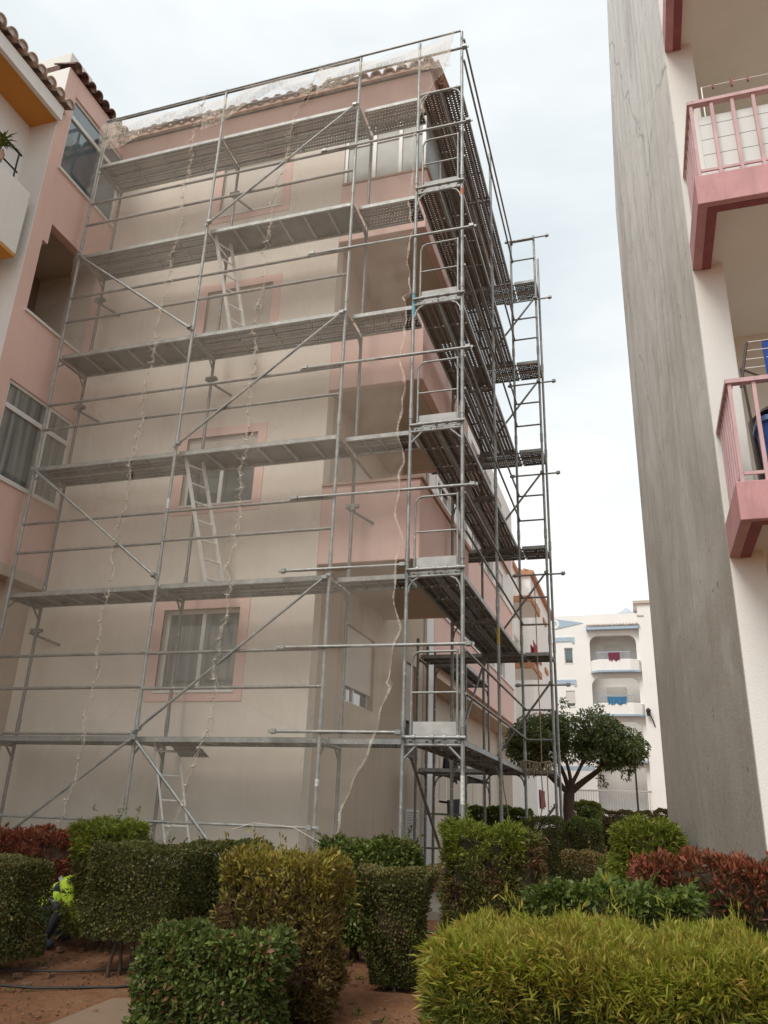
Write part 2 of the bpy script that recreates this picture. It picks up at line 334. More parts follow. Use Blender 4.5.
# ---------------------------------------------------------------- building pieces
def barrel_tiles(mb, p0, p1, n, r, slope_vec, rows=1, cap=False):
    """half-round cover tiles, their ends along the eave p0-p1, running up slope_vec"""
    p0, p1, sv = Vector(p0), Vector(p1), Vector(slope_vec); e = (p1-p0)/n; ed = e.normalized(); upv = ed.cross(sv).normalized()
    if upv.z < 0: upv = -upv
    for k in range(n):
        for rr in range(rows):
            c = p0+e*(k+.5)+Vector((random.uniform(-.006,.006), random.uniform(-.006,.006), random.uniform(-.008,.01)))+sv*(rr*.9)+upv*(.0 if rr == 0 else .01)
            q = 8; vo = []; vi = []
            for (cc, r1) in ((c, r), (c+sv, r*.86)):
                for i in range(q+1):
                    a = math.pi*i/q; vo.append(cc+ed*math.cos(a)*r1+upv*math.sin(a)*r1)
                for i in range(q+1):
                    a = math.pi*i/q; vo.append(cc+ed*math.cos(a)*(r1-.018)+upv*math.sin(a)*(r1-.018))
            m = q+1; fs = []
            for i in range(q):
                fs += [(i,i+1,2*m+i+1,2*m+i), (m+i,3*m+i,3*m+i+1,m+i+1), (i,m+i,m+i+1,i+1)]
            mb.add(vo, fs, 0, False)
            if cap and rr == 0: q2 = c+sv*.06; mb.add([q2+ed*math.cos(math.pi*i/8)*(r-.014)+upv*math.sin(math.pi*i/8)*(r-.014) for i in range(9)], [tuple(range(9))], 1)
        # channel tile between covers
        c = p0+e*(k+1); hw = e.length*.5
        mb.add([c-ed*hw*.6+upv*.02, c+ed*hw*.6+upv*.02, c+ed*hw*.6+sv*rows+upv*.02, c-ed*hw*.6+sv*rows+upv*.02, c-upv*.02, c-upv*.02+sv*rows], [(0,4,5,3),(4,1,2,5)])
    return mb
def wall_y(mb, x0, x1, z0, z1, y0, y1, holes, mi=0):
    """wall slab between y0 and y1 with rectangular holes (xa,xb,za,zb)"""
    xs = sorted({x0,x1,*[h[0] for h in holes],*[h[1] for h in holes]}); zs = sorted({z0,z1,*[h[2] for h in holes],*[h[3] for h in holes]})
    for a,b in zip(xs,xs[1:]):
        col = []
        for c,d in zip(zs,zs[1:]):
            if any(h[0]<=a and b<=h[1] and h[2]<=c and d<=h[3] for h in holes): continue
            if col and abs(col[-1][1]-c) < 1e-9: col[-1][1] = d
            else: col.append([c,d])
        for c,d in col: mb.box(a,b,y0,y1,c,d,mi)
def wall_x(mb, y0, y1, z0, z1, x0, x1, holes, mi=0):
    t = MB(); wall_y(t, y0, y1, z0, z1, x0, x1, holes); mb.add([(y,x,z) for x,y,z in t.v], t.f, mi)
def window_y(parent, x0, x1, z0, z1, y, shut=0., glass=None, mull=1, depth=.10, frame=.05, trim=None, shutmat_=None):
    """window in a wall whose outer face is at y (facing -Y)"""
    if trim:
        t, tm = trim; mb = MB(); mb.box(x0-t,x1+t,y-.012,y+.02,z1,z1+t); mb.box(x0-t,x1+t,y-.012,y+.02,z0-t,z0); mb.box(x0-t,x0,y-.012,y+.02,z0,z1); mb.box(x1,x1+t,y-.012,y+.02,z0,z1)
        mb.build('window_surround', tm, parent)
    mb = MB(); yf = y+depth
    mb.box(x0,x1,yf,yf+.05,z1-frame,z1); mb.box(x0,x1,yf,yf+.05,z0,z0+frame); mb.box(x0,x0+frame,yf,yf+.05,z0+frame,z1-frame); mb.box(x1-frame,x1,yf,yf+.05,z0+frame,z1-frame)
    for k in range(mull):
        xc = x0+(x1-x0)*(k+1)/(mull+1); mb.box(xc-.03,xc+.03,yf-.008,yf+.045,z0+frame,z1-frame)
    mb.box(x0-.02,x1+.02,y-.03,yf,z0-.03,z0+.002)
    w = mb.build('window', FRAME, parent)
    g = MB(); g.box(x0+frame*.5,x1-frame*.5,yf+.015,yf+.03,z0+frame*.5,z1-frame*.5); g.build('pane', glass or GLASS, w)
    if shut > 0:
        s = MB(); s.box(x0+.01,x1-.01,yf-.05,yf-.02,z1-(z1-z0)*shut,z1-.004); s.box(x0+.01,x1-.01,yf-.055,yf-.015,z1-(z1-z0)*shut-.03,z1-(z1-z0)*shut); s.build('roller_shutter', shutmat_ or SHUT, w)
    return w
def window_x(parent, y0, y1, z0, z1, x, sgn=1, shut=0., glass=None, mull=1, depth=.1, frame=.05, transom=None, shutmat_=None, mp_=None):
    """window in a wall facing +X (sgn 1) with outer face at x"""
    xf = x-sgn*depth; a, b = sorted((xf, xf-sgn*.05)); mb = MB()
    mb.box(a,b,y0,y1,z1-frame,z1); mb.box(a,b,y0,y1,z0,z0+frame); mb.box(a,b,y0,y0+frame,z0+frame,z1-frame); mb.box(a,b,y1-frame,y1,z0+frame,z1-frame)
    for k in range(mull):
        yc = y0+(y1-y0)*(mp_ or (k+1)/(mull+1)); mb.box(a+.006,b+.008*sgn,yc-.035,yc+.035,z0+frame,z1-frame)
    if transom: mb.box(a+.003,b+.012*sgn,y0+frame,y1-frame,transom-.04,transom+.04)
    w = mb.build('window', FRAME, parent)
    g = MB(); g.box(a+.015,a+.03,y0+frame*.5,y1-frame*.5,z0+frame*.5,z1-frame*.5); g.build('pane', glass or GLASS, w)
    if shut > 0:
        s = MB(); c = sorted((xf+sgn*.02, xf+sgn*.05)); s.box(c[0],c[1],y0+.01,y1-.01,z1-(z1-z0)*shut,z1-.004); s.build('roller_shutter', shutmat_ or SHUT, w)
    return w

# ---- main building (behind the scaffolding)
main = thing('apartment_building', (-3,4,0), 'beige four-storey apartment block with pink corner balconies behind scaffolding', 'building')
fw = [(-2.98,-1.74,2.72,3.90),(-2.98,-1.74,5.55,6.72),(-2.98,-1.74,8.38,9.55),(-2.98,-1.74,11.2,12.38)]
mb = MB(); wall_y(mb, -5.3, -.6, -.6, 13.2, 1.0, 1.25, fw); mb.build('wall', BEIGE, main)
mb = MB(); mb.box(-14,-5.3,1.0,1.25,-.6,13.2); mb.box(-14,-13.8,1.25,9,-.6,13.2); mb.box(-14,-1.0,21.7,22,-.6,13.2); mb.box(-13.8,-.9,1.3,21.7,13.1,13.2); mb.build('rear_wall', BEIGE, main)
for i, h in enumerate(fw):
    window_y(main, *h, 1.0, shut=(0,.42,1,1)[i], glass=GLASSC if i < 1 else GLASS, trim=(.15, PINK))
sh = [(2.3,3.8,2.77,3.95),(2.3,3.8,5.6,6.78),(2.3,3.8,8.43,9.6),(2.3,3.8,11.35,12.4)]
sw2 = [(5.6,6.5,2.2,4.0)]
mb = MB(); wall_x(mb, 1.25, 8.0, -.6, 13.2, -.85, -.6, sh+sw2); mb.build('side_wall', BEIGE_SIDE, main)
for i, h in enumerate(sh): window_x(main, *h, -.6, shut=(.78,.9,1,1)[i])
window_x(main, *sw2[0], -.6, shut=.6)
mb = MB(); mb.box(-.6,-.53,7.05,7.65,-.1,13.1); mb.build('pilaster', WHITE, main, bevel=.01)
mb = MB()
for k in range(22): mb.obox((-.585, 6.35, .33+.043*k), (.012,0,-.008), (0,.42,0), (.004,0,.010))
mb.box(-.60,-.575,5.90,5.95,.25,1.32); mb.box(-.60,-.575,6.75,6.80,.25,1.32); mb.box(-.60,-.575,5.95,6.75,1.27,1.32); mb.box(-.60,-.575,5.95,6.75,.25,.30)
mb.build('louvred_vent', FRAME, main)
# further side facade: pink parapet bands, white glazing bands
holes = []
for s in range(1,4):
    z = 2.95+2.83*s
    for y in (9.2,11.4,13.6,15.8,18.0): holes.append((y,y+1.5,z,z+1.15))
mb = MB(); wall_x(mb, 8.0, 22.0, 4.45, 13.2, -1.1, -.85, holes); mb.build('side_wall', WHITE, main)
for h in holes: window_x(main, *h, -.85, glass=GLASSC if int(h[0]) % 2 else GLASS, mull=1, shut=.35 if int(h[0]*3) % 3 == 0 else 0, shutmat_=SHUTW)
mb = MB(); mb.box(-1.75,-1.55,8.0,22.0,-.6,4.3); mb.build('ground_floor_wall', plaster('wall_cream', (.62,.55,.46), .08, .2), main)
mb = MB(); mb.box(-1.75,-.86,8.0,22.0,4.3,4.449); mb.build('soffit', SOFFIT, main)
window_x(main, 12.5,14.2,1.6,3.0,-1.45, glass=GLASSC); window_x(main, 17,18.7,1.6,3.0,-1.45, glass=GLASSC)
for s in range(1,4):
    z = 1.64+2.83*s; mb = MB(); mb.box(-.85,-.70,8.0,20.5,z,z+1.23); mb.build('parapet', PINK if s else LPINK, main, bevel=.01)
    mb = MB(); mb.box(-.85,-.66,8.0,20.5,z+1.23,z+1.27); mb.build('parapet_cap', WHITE, main)
# pink corner balconies
for s in range(3):
    z = 4.47+2.83*s
    mb = MB(); mb.box(-.6,.90,1.0,1.13,z,z+1.2); mb.box(.77,.90,1.13,4.4,z,z+1.2); mb.box(-.6,.77,4.27,4.4,z,z+1.2)
    b = mb.build('balcony', PINK, main, bevel=.012)
    mb = MB(); mb.box(-.6,.768,1.132,4.268,z+.004,z+.2); mb.build('balcony_floor', SOFFIT, b)
    mb = MB(); mb.box(-.6,.93,.975,1.15,z+1.2,z+1.235); mb.box(.75,.93,1.15,4.42,z+1.2,z+1.235); mb.build('cap_stone', plaster('cap_tan', (.45,.30,.22)) if s == 0 else bpy.data.materials['cap_tan'], b)
# top storey glazing on the balcony
z0, z1 = 11.335, 12.62
mb = MB()
for x in (-.57,-.05,.42,.84): mb.box(x-.03,x+.03,1.03,1.09,z0,z1)
mb.box(-.6,.87,1.03,1.09,z1-.05,z1); mb.box(-.6,.87,1.03,1.09,z0,z0+.05); mb.box(-.6,.87,1.035,1.085,12.2,12.26)
for y in (2.1,3.2,4.33): mb.box(.81,.87,y-.03,y+.03,z0,z1)
mb.box(.81,.87,1.09,4.36,z1-.05,z1); mb.box(.81,.87,1.09,4.36,z0,z0+.05)
w = mb.build('balcony_glazing', FRAME, main)
mb = MB(); mb.box(-.58,.85,1.055,1.065,z0+.02,z1-.02); mb.box(.835,.845,1.07,4.34,z0+.02,z1-.02); mb.build('pane', glassmat('pale_glass', (.20,.205,.19), .4, None, .25, 0), w)
# cornice and tiled roof
mb = MB(); mb.prism([(.70,13.2),(1.0,12.62),(1.6,12.62),(1.6,13.2)], 'x', -5.2, 1.02); mb.box(-.6,1.02,1.6,5.0,12.62,13.2)
mb.build('cornice', PINK, main)
mb = MB(); barrel_tiles(mb, (-5.2,.58,13.25), (1.12,.58,13.25), 27, .108, (0,.55,.20), 2)
barrel_tiles(mb, (1.12,.58,13.24), (1.12,5.0,13.24), 20, .085, (-.45,0,.22), 1)
mb.box(-5.2,1.1,.66,.72,13.2,13.37); mb.prism([(.60,13.2),(.60,13.27),(1.7,13.68),(4.0,14.3),(7.0,13.2)], 'x', -5.2, 1.04); mb.prism([(-.85,13.2),(-2.0,13.62),(-3.2,13.2)], 'y', 7.05, 22)
mb.build('roof', TILE, main)

# ---- pink wing projecting on the left
wing = thing('building_wing', (-6.5,0,0), 'pink projecting wing with tall glazed window and a dark open loggia, left of scaffolding', 'building')
X0 = -5.2
def wing_wall():
    mb = MB(); wh = [(-.62,.90,11.40,13.03),(-.62,.90,8.50,10.28),(-.62,.92,5.68,7.24)]
    wall_x(mb, -.88, 1.0, 4.47, 13.45, X0-.15, X0, wh); mb.build('wall', PINK, wing)
    mb = MB(); mb.box(-6.6,X0-.15,-.88,-.73,4.47,13.45); mb.box(-6.6,X0-.004,-.893,-.881,4.46,13.44); mb.build('return_wall', WHITE, wing)
    for za, zb_ in ((4.30,4.47),(7.2,7.3),(10.5,10.6)):
        mb = MB(); mb.box(-8,X0-(.002 if za < 5 else .15),-.73,1.0,za,zb_); mb.build('floor_slab', SOFFIT, wing)
    window_x(wing, *wh[0], X0, glass=GLASSB, mull=1, mp_=.62, transom=12.62, depth=.04, frame=.05)
    window_x(wing, *wh[2], X0, glass=GLASSC, mull=1, mp_=.62, transom=6.82, depth=.03, frame=.05)
    # loggia: inner walls and ceiling, stepped bracket at its upper corner
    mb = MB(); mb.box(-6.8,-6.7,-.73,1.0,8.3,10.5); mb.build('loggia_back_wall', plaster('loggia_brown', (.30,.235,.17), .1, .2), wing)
    mb = MB(); mb.box(X0-.15,X0+.001,-.62,-.50,9.86,10.28); mb.build('bracket', PINK, wing)
    for z, a in ((11.40,.04),(8.50,.03),(5.68,.03)):
        mb = MB(); mb.box(X0-.12,X0+a,-.66,.95,z-.05,z-.004); mb.build('sill', FRAME, wing)
    mb = MB(); barrel_tiles(mb, (X0+.10,-.92,13.47), (X0+.10,.95,13.47), 9, .10, (-.5,0,.16), 1)
    mb.prism([(-.88,13.45),(-.88,13.6),(1.0,13.6),(1.0,13.45)], 'x', -6.5, X0-.25); mb.build('roof', tilemat('dark_roof_tile', (.16,.09,.07)), wing)
    mb = MB(); mb.box(-5.75,-5.45,-.86,1.0,-.6,4.3); mb.build('ground_floor_wall', BEIGE_SIDE, wing)
    mb = MB(); mb.box(-6.35,-5.42,-.72,-.1,13.3,14.1); mb.build('roof_parapet', WHITE, wing, bevel=.02)
wing_wall()

# ---- white building with orange soffits, far left
wb = thing('white_building', (-7,-6,0), 'white building with orange eave soffit, arch and tiled roof edge at far left', 'building')
mb = MB(); FX = -5.75
arch = []
# wall with an arched opening at the balcony storey (opening Y -3.3..-1.6, z 9.3..11.9)
mb.box(FX-.2,FX,-.89+0,-1.30,-.6,12.2)
def archwall(y0, y1, za, zs, ztop, n=10):
    # spandrels above an arch from y0 to y1 springing at zs
    yc = (y0+y1)/2; r = (y1-y0)/2; pts = [(yc+r*math.cos(math.pi*k/n), zs+min(r,ztop-zs-.15)*math.sin(math.pi*k/n)) for k in range(n+1)]
    for (a,b),(c,d) in zip(pts, pts[1:]):
        mb.add([(FX,a,b),(FX,c,d),(FX,c,ztop),(FX,a,ztop),(FX-.2,a,b),(FX-.2,c,d),(FX-.2,c,ztop),(FX-.2,a,ztop)], [(0,1,2,3),(4,7,6,5),(0,4,5,1),(3,2,6,7)])
prev = -1.30
for (y1,) in ((-1.30,),(-4.6,),(-7.9,)):
    y0 = y1-2.6; archwall(y0, y1, 9.3, 11.0, 12.2); mb.box(FX-.2,FX,y0,y1,-.6,9.3); mb.box(FX-.2,FX,y0-.7,y0,-.6,12.2)
mb.box(FX-6,FX-.2,-1.1,-.89,-.6,12.2); mb.box(FX-1.4,FX-1.2,-12,-.9,9,12.2)
mb.build('wall', WHITE, wb)
mb = MB(); mb.box(FX,X0+.02,-12,-.90,12.16,12.2); mb.build('soffit', ORANGE, wb)
mb = MB(); mb.box(X0+.02,X0+.10,-12,-.90,12.14,12.34); mb.box(FX,X0+.02,-.90,-.86,12.14,12.34); mb.box(FX-.3,X0+.10,-12,-.90,12.34,12.40); mb.build('fascia', WHITE, wb)
mb = MB(); barrel_tiles(mb, (X0+.20,-.78,12.46), (X0+.20,-12,12.46), 48, .112, (-.55,0,.17), 2, True); mb.prism([(X0+.05,12.4),(-7.5,13.0),(-7.5,12.4)], 'y', -12, -.8)
mb.build('roof', [TILEP, simple('pale_mortar', (.66,.64,.60), .95)], wb)
for (ya, yb) in ((-3.2,-1.06),(-6.6,-4.4)):
    mb = MB(); mb.box(X0-.12,X0,ya,yb,9.2,10.42); mb.box(FX,X0-.12,yb-.12,yb,9.2,10.42); mb.box(FX,X0-.12,ya,ya+.12,9.2,10.42)
    b = mb.build('balcony', WHITE, wb, bevel=.02)
    mb = MB(); mb.box(FX,X0-.12,ya+.12,yb-.12,9.205,9.3); mb.build('balcony_soffit', ORANGE, b)
    mb = MB(); mb.box(FX,X0-.01,ya+.01,yb-.01,9.15,9.199); mb.build('orange_underside', ORANGE, b)
    mb = MB(); mb.tube((X0-.06,ya+.1,10.95),(X0-.06,yb-.3,10.95),.02); mb.tube((X0-.06,ya+.1,10.60),(X0-.06,yb-.3,10.60),.015)
    for k in range(5): yy = ya+.15+(yb-ya-.5)*k/4; mb.tube((X0-.06,yy,10.4),(X0-.06,yy,10.95),.014)
    mb.build('railing', BLACK, b)
def spiky(name, base, label, n=34, L0=.42, matl=None):
    t = thing(name, base, label, 'plant'); bx, by, bz = base
    mb = MB()
    for k in range(n):
        a = random.uniform(0, 2*math.pi); e = random.uniform(.15,1.35); l = L0*random.uniform(.6,1.1)
        d = Vector((math.cos(a)*math.cos(e), math.sin(a)*math.cos(e), math.sin(e))); w = d.cross(Vector((0,0,1))).normalized()*.014
        p = Vector((bx,by,bz+.12+random.uniform(0,.12)))
        m = p+d*l*.5+Vector((0,0,.02)); q = p+d*l-Vector((0,0,.08))
        mb.add([p-w*.6,p+w*.6,m+w,m-w,q], [(0,1,2,3),(3,2,4)])
    mb.build('leaves', matl, t)
    mb = MB(); mb.tube((bx,by,bz-.12),(bx,by,bz+.02),.07,12,.09); mb.build('pot', TILE, t)
spiky('potted_plant', (X0-.05,-1.78,10.58), 'spiky green plant at the black railing of the white balcony', 60, .34, LF['mid'])

# ---- right building: grey gable wall, column, pink balconies
rb = thing('apartment_building', (7,0,0), 'apartment block with streaked grey end wall and pink balconies on the right', 'building')
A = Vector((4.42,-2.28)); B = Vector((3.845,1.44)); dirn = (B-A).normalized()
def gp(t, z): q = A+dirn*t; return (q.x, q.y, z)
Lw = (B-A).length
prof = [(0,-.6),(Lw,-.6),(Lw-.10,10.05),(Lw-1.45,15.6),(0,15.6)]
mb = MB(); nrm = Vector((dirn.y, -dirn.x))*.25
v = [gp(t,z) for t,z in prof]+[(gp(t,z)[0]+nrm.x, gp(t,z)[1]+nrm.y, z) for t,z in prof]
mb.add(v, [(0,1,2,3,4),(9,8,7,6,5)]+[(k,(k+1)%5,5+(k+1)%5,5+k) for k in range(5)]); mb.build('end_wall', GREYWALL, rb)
CX0, CX1 = 4.45, 4.69
mb = MB(); mb.box(4.425,CX1,-2.30,-1.95,-.6,15.5); mb.build('corner_column', plaster('column_cream', (.84,.82,.77), .06, .12), rb, bevel=.008)
mb = MB(); mb.box(4.5,9.5,-.95,-.75,-.6,15.5); mb.box(4.5,4.69,-1.95,-.95,-.6,15.5); mb.box(9.3,9.5,-2.3,-.95,-.6,15.5); mb.box(4.2,9.5,1.35,1.6,-.6,15.5); mb.box(9.3,9.5,-.75,1.35,-.6,15.5); mb.box(4.69,9.3,-.75,1.35,15.2,15.5)
mb.build('wall', plaster('loggia_tan', (.78,.74,.66), .06, .12), rb)
for s in range(4):
    z = 3.20+2.85*s
    if s == 3: z = 11.75
    mb = MB(); mb.box(4.50,9.3,-3.16,-.952,z+.06,z+.24); b = mb.build('balcony_floor', plaster('soffit_grey_tan', (.80,.76,.69), .07, .1, streak=False) if s == 0 else bpy.data.materials['soffit_grey_tan'], rb)
    mb = MB(); mb.box(4.42,9.3,-3.22,-3.16,z,z+.30); mb.box(4.42,4.50,-3.16,-2.31,z,z+.30); mb.build('balcony_edge', PBAND, b, bevel=.006)
    mb = MB(); mb.box(4.50,9.3,-3.16,-3.08,z+.0,z+.058); mb.box(4.50,4.58,-3.08,-2.31,z,z+.058); mb.build('drip_edge', DRED, b)
    mb = MB(); zt = z+1.12; 
    mb.box(4.44,9.3,-3.215,-3.155,zt,zt+.035); mb.box(4.44,4.50,-3.155,-2.31,zt,zt+.035); mb.box(4.487,9.3,-3.194,-3.178,z+.36,z+.385)
    mb.box(4.463,4.479,-3.168,-2.32,z+.36,z+.385)
    for k in range(28): x = 4.47+.17*k; mb.box(x-.014,x+.014,-3.20,-3.172,z+.30,zt)
    for k in range(1,7): y = -3.185+.125*k; mb.box(4.457,4.485,y-.014,y+.014,z+.30,zt)
    mb.build('railing', PRAIL, b)
    if s == 1:
        mb = MB(); mb.box(4.53,9.0,-3.14,-3.13,z+.31,z+1.02)
        m = mat('white_panel_grid'); nb = NB(m); sp = nb.n('ShaderNodeSeparateXYZ', {0: nb.n('ShaderNodeTexCoord').outputs['Object']})
        f = nb.math('FRACT', nb.math('DIVIDE', sp.outputs['Z'], .17)); g = nb.math('LESS_THAN', f, .05)
        nb.out(prin(nb, nb.mix(g, (.70,.71,.68), (.20,.20,.19)), .5)); mb.build('privacy_panel', m, b)
# things on the right-hand balconies
t = thing('clothes_line', (5.2,-2.9,7.2), 'thin wire line with small red pegs above the pink balcony railing', 'clothes line')
mb = MB(); mb.tube((4.62,-2.95,7.62),(7.5,-2.95,7.60),.004,6); mb.tube((4.62,-2.95,6.4),(4.62,-2.95,7.62),.006,6); mb.tube((7.5,-2.95,6.4),(7.5,-2.95,7.42),.006,6); mb.build('line', ALU, t)
for x, r in ((4.88,.06),(4.72,.03),(5.02,.03),(5.3,.03)):
    mb = MB(); mb.box(x-.008,x+.008,-2.962,-2.938,7.60-r*.6,7.60+r); mb.build('peg', DRED, t)
t = thing('drying_rack', (4.78,-2.7,3.45), 'dark folding drying rack with blue cloth standing on the lower pink balcony', 'drying rack')
mb = MB(); mb.tube((4.60,-2.88,4.45),(4.69,-2.88,4.86),.011); mb.tube((4.62,-2.88,4.62),(4.80,-2.88,4.50),.01); mb.tube((4.70,-2.70,3.46),(4.62,-2.88,4.62),.010); mb.build('frame', simple('rack_brown', (.07,.05,.045), .6), t)
mb = MB()
for k in range(4): z = 4.62+.08*k; x = 4.64+.018*k; mb.tube((x,-2.88,z),(5.6,-2.88,z),.004,6)
mb.build('wire', ALU, t)
mb = MB()
for k in range(8):
    x = 4.80+.1*k; y0 = -2.88+.015*math.sin(k*2.2); y1 = -2.88+.015*math.sin((k+1)*2.2)
    mb.add([(x,y0,4.86),(x+.1,y1,4.86),(x+.1,y1-.02,4.20),(x,y0-.02,4.24 if k else 4.45),(x,y0+.01,4.86),(x+.1,y1+.01,4.86),(x+.1,y1-.01,4.20),(x,y0-.01,4.24 if k else 4.45)], [(0,1,2,3),(7,6,5,4),(0,3,7,4),(1,5,6,2),(3,2,6,7)])
mb.build('blue_cloth', simple('cloth_blue', (.02,.06,.26), .85), t)
t = thing('storage_tub', (5.0,-2.9,3.45), 'deep blue plastic storage tub behind the lower pink railing', 'tub')
def taper(mb, cx, cy, z0, z1, a0, b0, a1, b1, n=24, wall=.02, pw=4):
    ring = lambda a, b, z: [(cx+a*math.copysign(abs(math.cos(2*math.pi*k/n))**(2/pw), math.cos(2*math.pi*k/n)), cy+b*math.copysign(abs(math.sin(2*math.pi*k/n))**(2/pw), math.sin(2*math.pi*k/n)), z) for k in range(n)]
    rs = [ring(a0,b0,z0), ring(a1,b1,z1), ring(a1-wall,b1-wall,z1), ring(a0-wall,b0-wall,z0+wall)]
    v = sum(rs, []); fs = [tuple(range(n))[::-1]]
    for r in range(3): fs += [(r*n+k, r*n+(k+1)%n, (r+1)*n+(k+1)%n, (r+1)*n+k) for k in range(n)]
    fs.append(tuple(range(3*n, 4*n))); mb.add(v, fs, 0, False)
mb = MB(); taper(mb, 4.99,-2.93,3.45,4.05,.27,.17,.33,.20); mb.build('body', simple('blue_plastic', (.03,.08,.30), .35), t)
mb = MB(); taper(mb, 4.99,-2.93,4.03,4.07,.35,.215,.35,.215, wall=.05); mb.build('rim', simple('blue_rim', (.10,.17,.36), .35), t)
t = thing('barrel', (4.95,-2.5,3.45), 'black lidded plastic bin behind the blue tub on the lower pink balcony', 'bin')
mb = MB(); taper(mb, 4.98,-2.52,3.45,4.30,.28,.15,.31,.17, pw=2.6); mb.build('body', simple('black_plastic', (.018,.02,.024), .4), t)
mb = MB(); mb.tube((4.98,-2.52,4.30),(4.98,-2.52,4.36),.30,20,.24); mb.build('lid', bpy.data.materials['black_plastic'], t)

# ---- street beyond: white and orange terrace
tb = thing('terrace_building', (-3,32,0), 'white building with orange roof verges and balcony edges beyond the scaffolding', 'building')
mb = MB(); mb.box(-2.55,-2.3,22,31,0,13.2); mb.box(-10,-1.45,31,31.25,0,13.2); mb.box(-1.45,-1.25,31,41,0,13.2); mb.box(-10,-1.45,40.8,41,0,13.2); mb.box(-2.3,-1.9,28,31,9.8,13.2); mb.build('wall', WHITE2, tb)
mb = MB(); mb.box(-2.6,-2.18,22,28.2,13.2,13.42); mb.box(-2.2,-1.78,28.2,31,13.2,13.42); mb.box(-2.2,-1.1,30.85,31.05,13.2,13.42); mb.box(-1.3,-1.05,31.05,41.1,13.2,13.42); mb.build('roof_edge', ORTRIM, tb)
mb = MB(); mb.prism([(-2.6,13.42),(-6,14.8),(-9,13.42)], 'y', 22, 31); mb.prism([(-1.3,13.42),(-5,14.8),(-9,13.42)], 'y', 31, 41)
barrel_tiles(mb, (-1.12,31.1,13.44), (-1.12,41,13.44), 40, .1, (-.5,0,.16), 1); mb.build('roof', TILE, tb)
for s in range(1,4):
    z = 1.5+2.83*s
    mb = MB(); mb.box(-2.3,-.45,24.2,27.0,z,z+.25); mb.box(-2.3,-.52,24.25,24.4,z+.25,z+.62); b = mb.build('balcony', WHITE2, tb)
    mb = MB(); mb.box(-2.3,-.42,24.12,24.2,z+.02,z+.27); mb.box(-.45,-.38,24.2,27.05,z+.02,z+.27); mb.build('balcony_edge', ORTRIM, b)
    for ya in (33,36.2): mb = MB(); mb.box(-1.27,-1.18,ya,ya+1.4,z+2.0,z+2.25); mb.build('window_hood', ORTRIM, tb)
    window_x(tb, 33.1,34.3,z+.8,z+1.95,-1.16, glass=GLASS); window_x(tb, 36.3,37.5,z+.8,z+1.95,-1.16, glass=GLASS)
    window_x(tb, 24.6,26.4,z+.25,z+2.2,-2.2, glass=GLASS, shut=.3)
    mb = MB(); mb.box(-2.30,-2.2,28.6,30.2,z+.9,z+2.0); mb.build('opening_shutter', SHUTW, tb)
    if s == 3: continue
    mb = MB(); mb.box(-.55,-.50,24.5,26.9,z+1.0,z+1.05)
    for k in range(16): y = 24.5+.16*k; mb.box(-.54,-.51,y-.012,y+.012,z+.25,z+1.0)
    mb.build('railing', DRED, b)

def cloth(name, label, pts, m, cat='clothing', group=None, thick=.012, base=None):
    """hanging cloth: pts = (top-left, top-right, drop)"""
    p, q, drop = Vector(pts[0]), Vector(pts[1]), pts[2]; n = 9; k2 = 6; d = (q-p); nr = Vector((d.y,-d.x,0)).normalized(); mb = MB(); v = []
    for side in (0,1):
        for j in range(k2+1):
            for i in range(n+1):
                w = .03*math.sin(i*1.9+j*.5)*(.4+j/k2)+thick*side; e = .08*drop*math.sin(i*1.3)*(j/k2)
                v.append(p+d*(i/n)*(1-.12*j/k2)+d*.06*j/k2+nr*w-Vector((0,0,drop*j/k2+e)))
    N = (n+1)*(k2+1); fs = []
    for j in range(k2):
        for i in range(n):
            a = j*(n+1)+i; fs += [(a,a+1,a+n+2,a+n+1), (N+a+n+1,N+a+n+2,N+a+1,N+a)]
    mb.add(v, fs, 0, True); o = mb.build(name, m, org=tuple(p)); return tag(o, label, cat, group)
REDC = simple('red_cloth', (.38,.03,.06), .9, 0, .3); DKC = simple('dark_cloth', (.016,.018,.024), .95); WHC = simple('pale_cloth', (.55,.53,.50), .9)
cloth('towel', 'crimson towel hanging over the upper balcony railing of the orange-trimmed building', ((-.44,24.5,8.42),(-.44,26.0,8.42),.55), REDC, 'towel')
cloth('towel', 'dark red blanket hung below a ground storey window beyond the scaffolding', ((-1.22,31.6,2.75),(-1.22,33.9,2.75),.8), simple('maroon_cloth', (.20,.03,.04), .9), 'towel')
cloth('shirt', 'black shirt hanging on the wall, left of the pale one', ((-.50,8.5,2.90),(-.50,8.95,2.90),.80), DKC, 'clothing', 'washing hanging on the side wall')
cloth('shirt', 'pale grey garment hanging between two black ones', ((-.48,9.0,2.95),(-.48,9.25,2.95),.70), WHC, 'clothing', 'washing hanging on the side wall')
cloth('shirt', 'black shirt hanging on the wall, right of the pale one', ((-.50,9.3,2.95),(-.50,9.9,2.95),.95), DKC, 'clothing', 'washing hanging on the side wall')
cloth('tarpaulin', 'dark tarpaulin draped at the foot of the side wall behind the bright hedge', ((-.35,8.2,1.55),(-.35,9.5,1.62),1.3), DKC, 'tarpaulin')

# ---- far white building with blue trim
fb = thing('white_building', (1,50,0), 'distant white building with blue trims and stacked rounded balconies', 'building')
Y = 48.5
mb = MB(); bays = [(.62,3.75,z) for z in (2.45,5.45,8.5,11.45)]
wall_y(mb, -6, .45, 0, 15.3, Y, Y+.3, [(-1.15,-.55,11.9,13.0),(-1.15,-.55,8.9,10.0)])
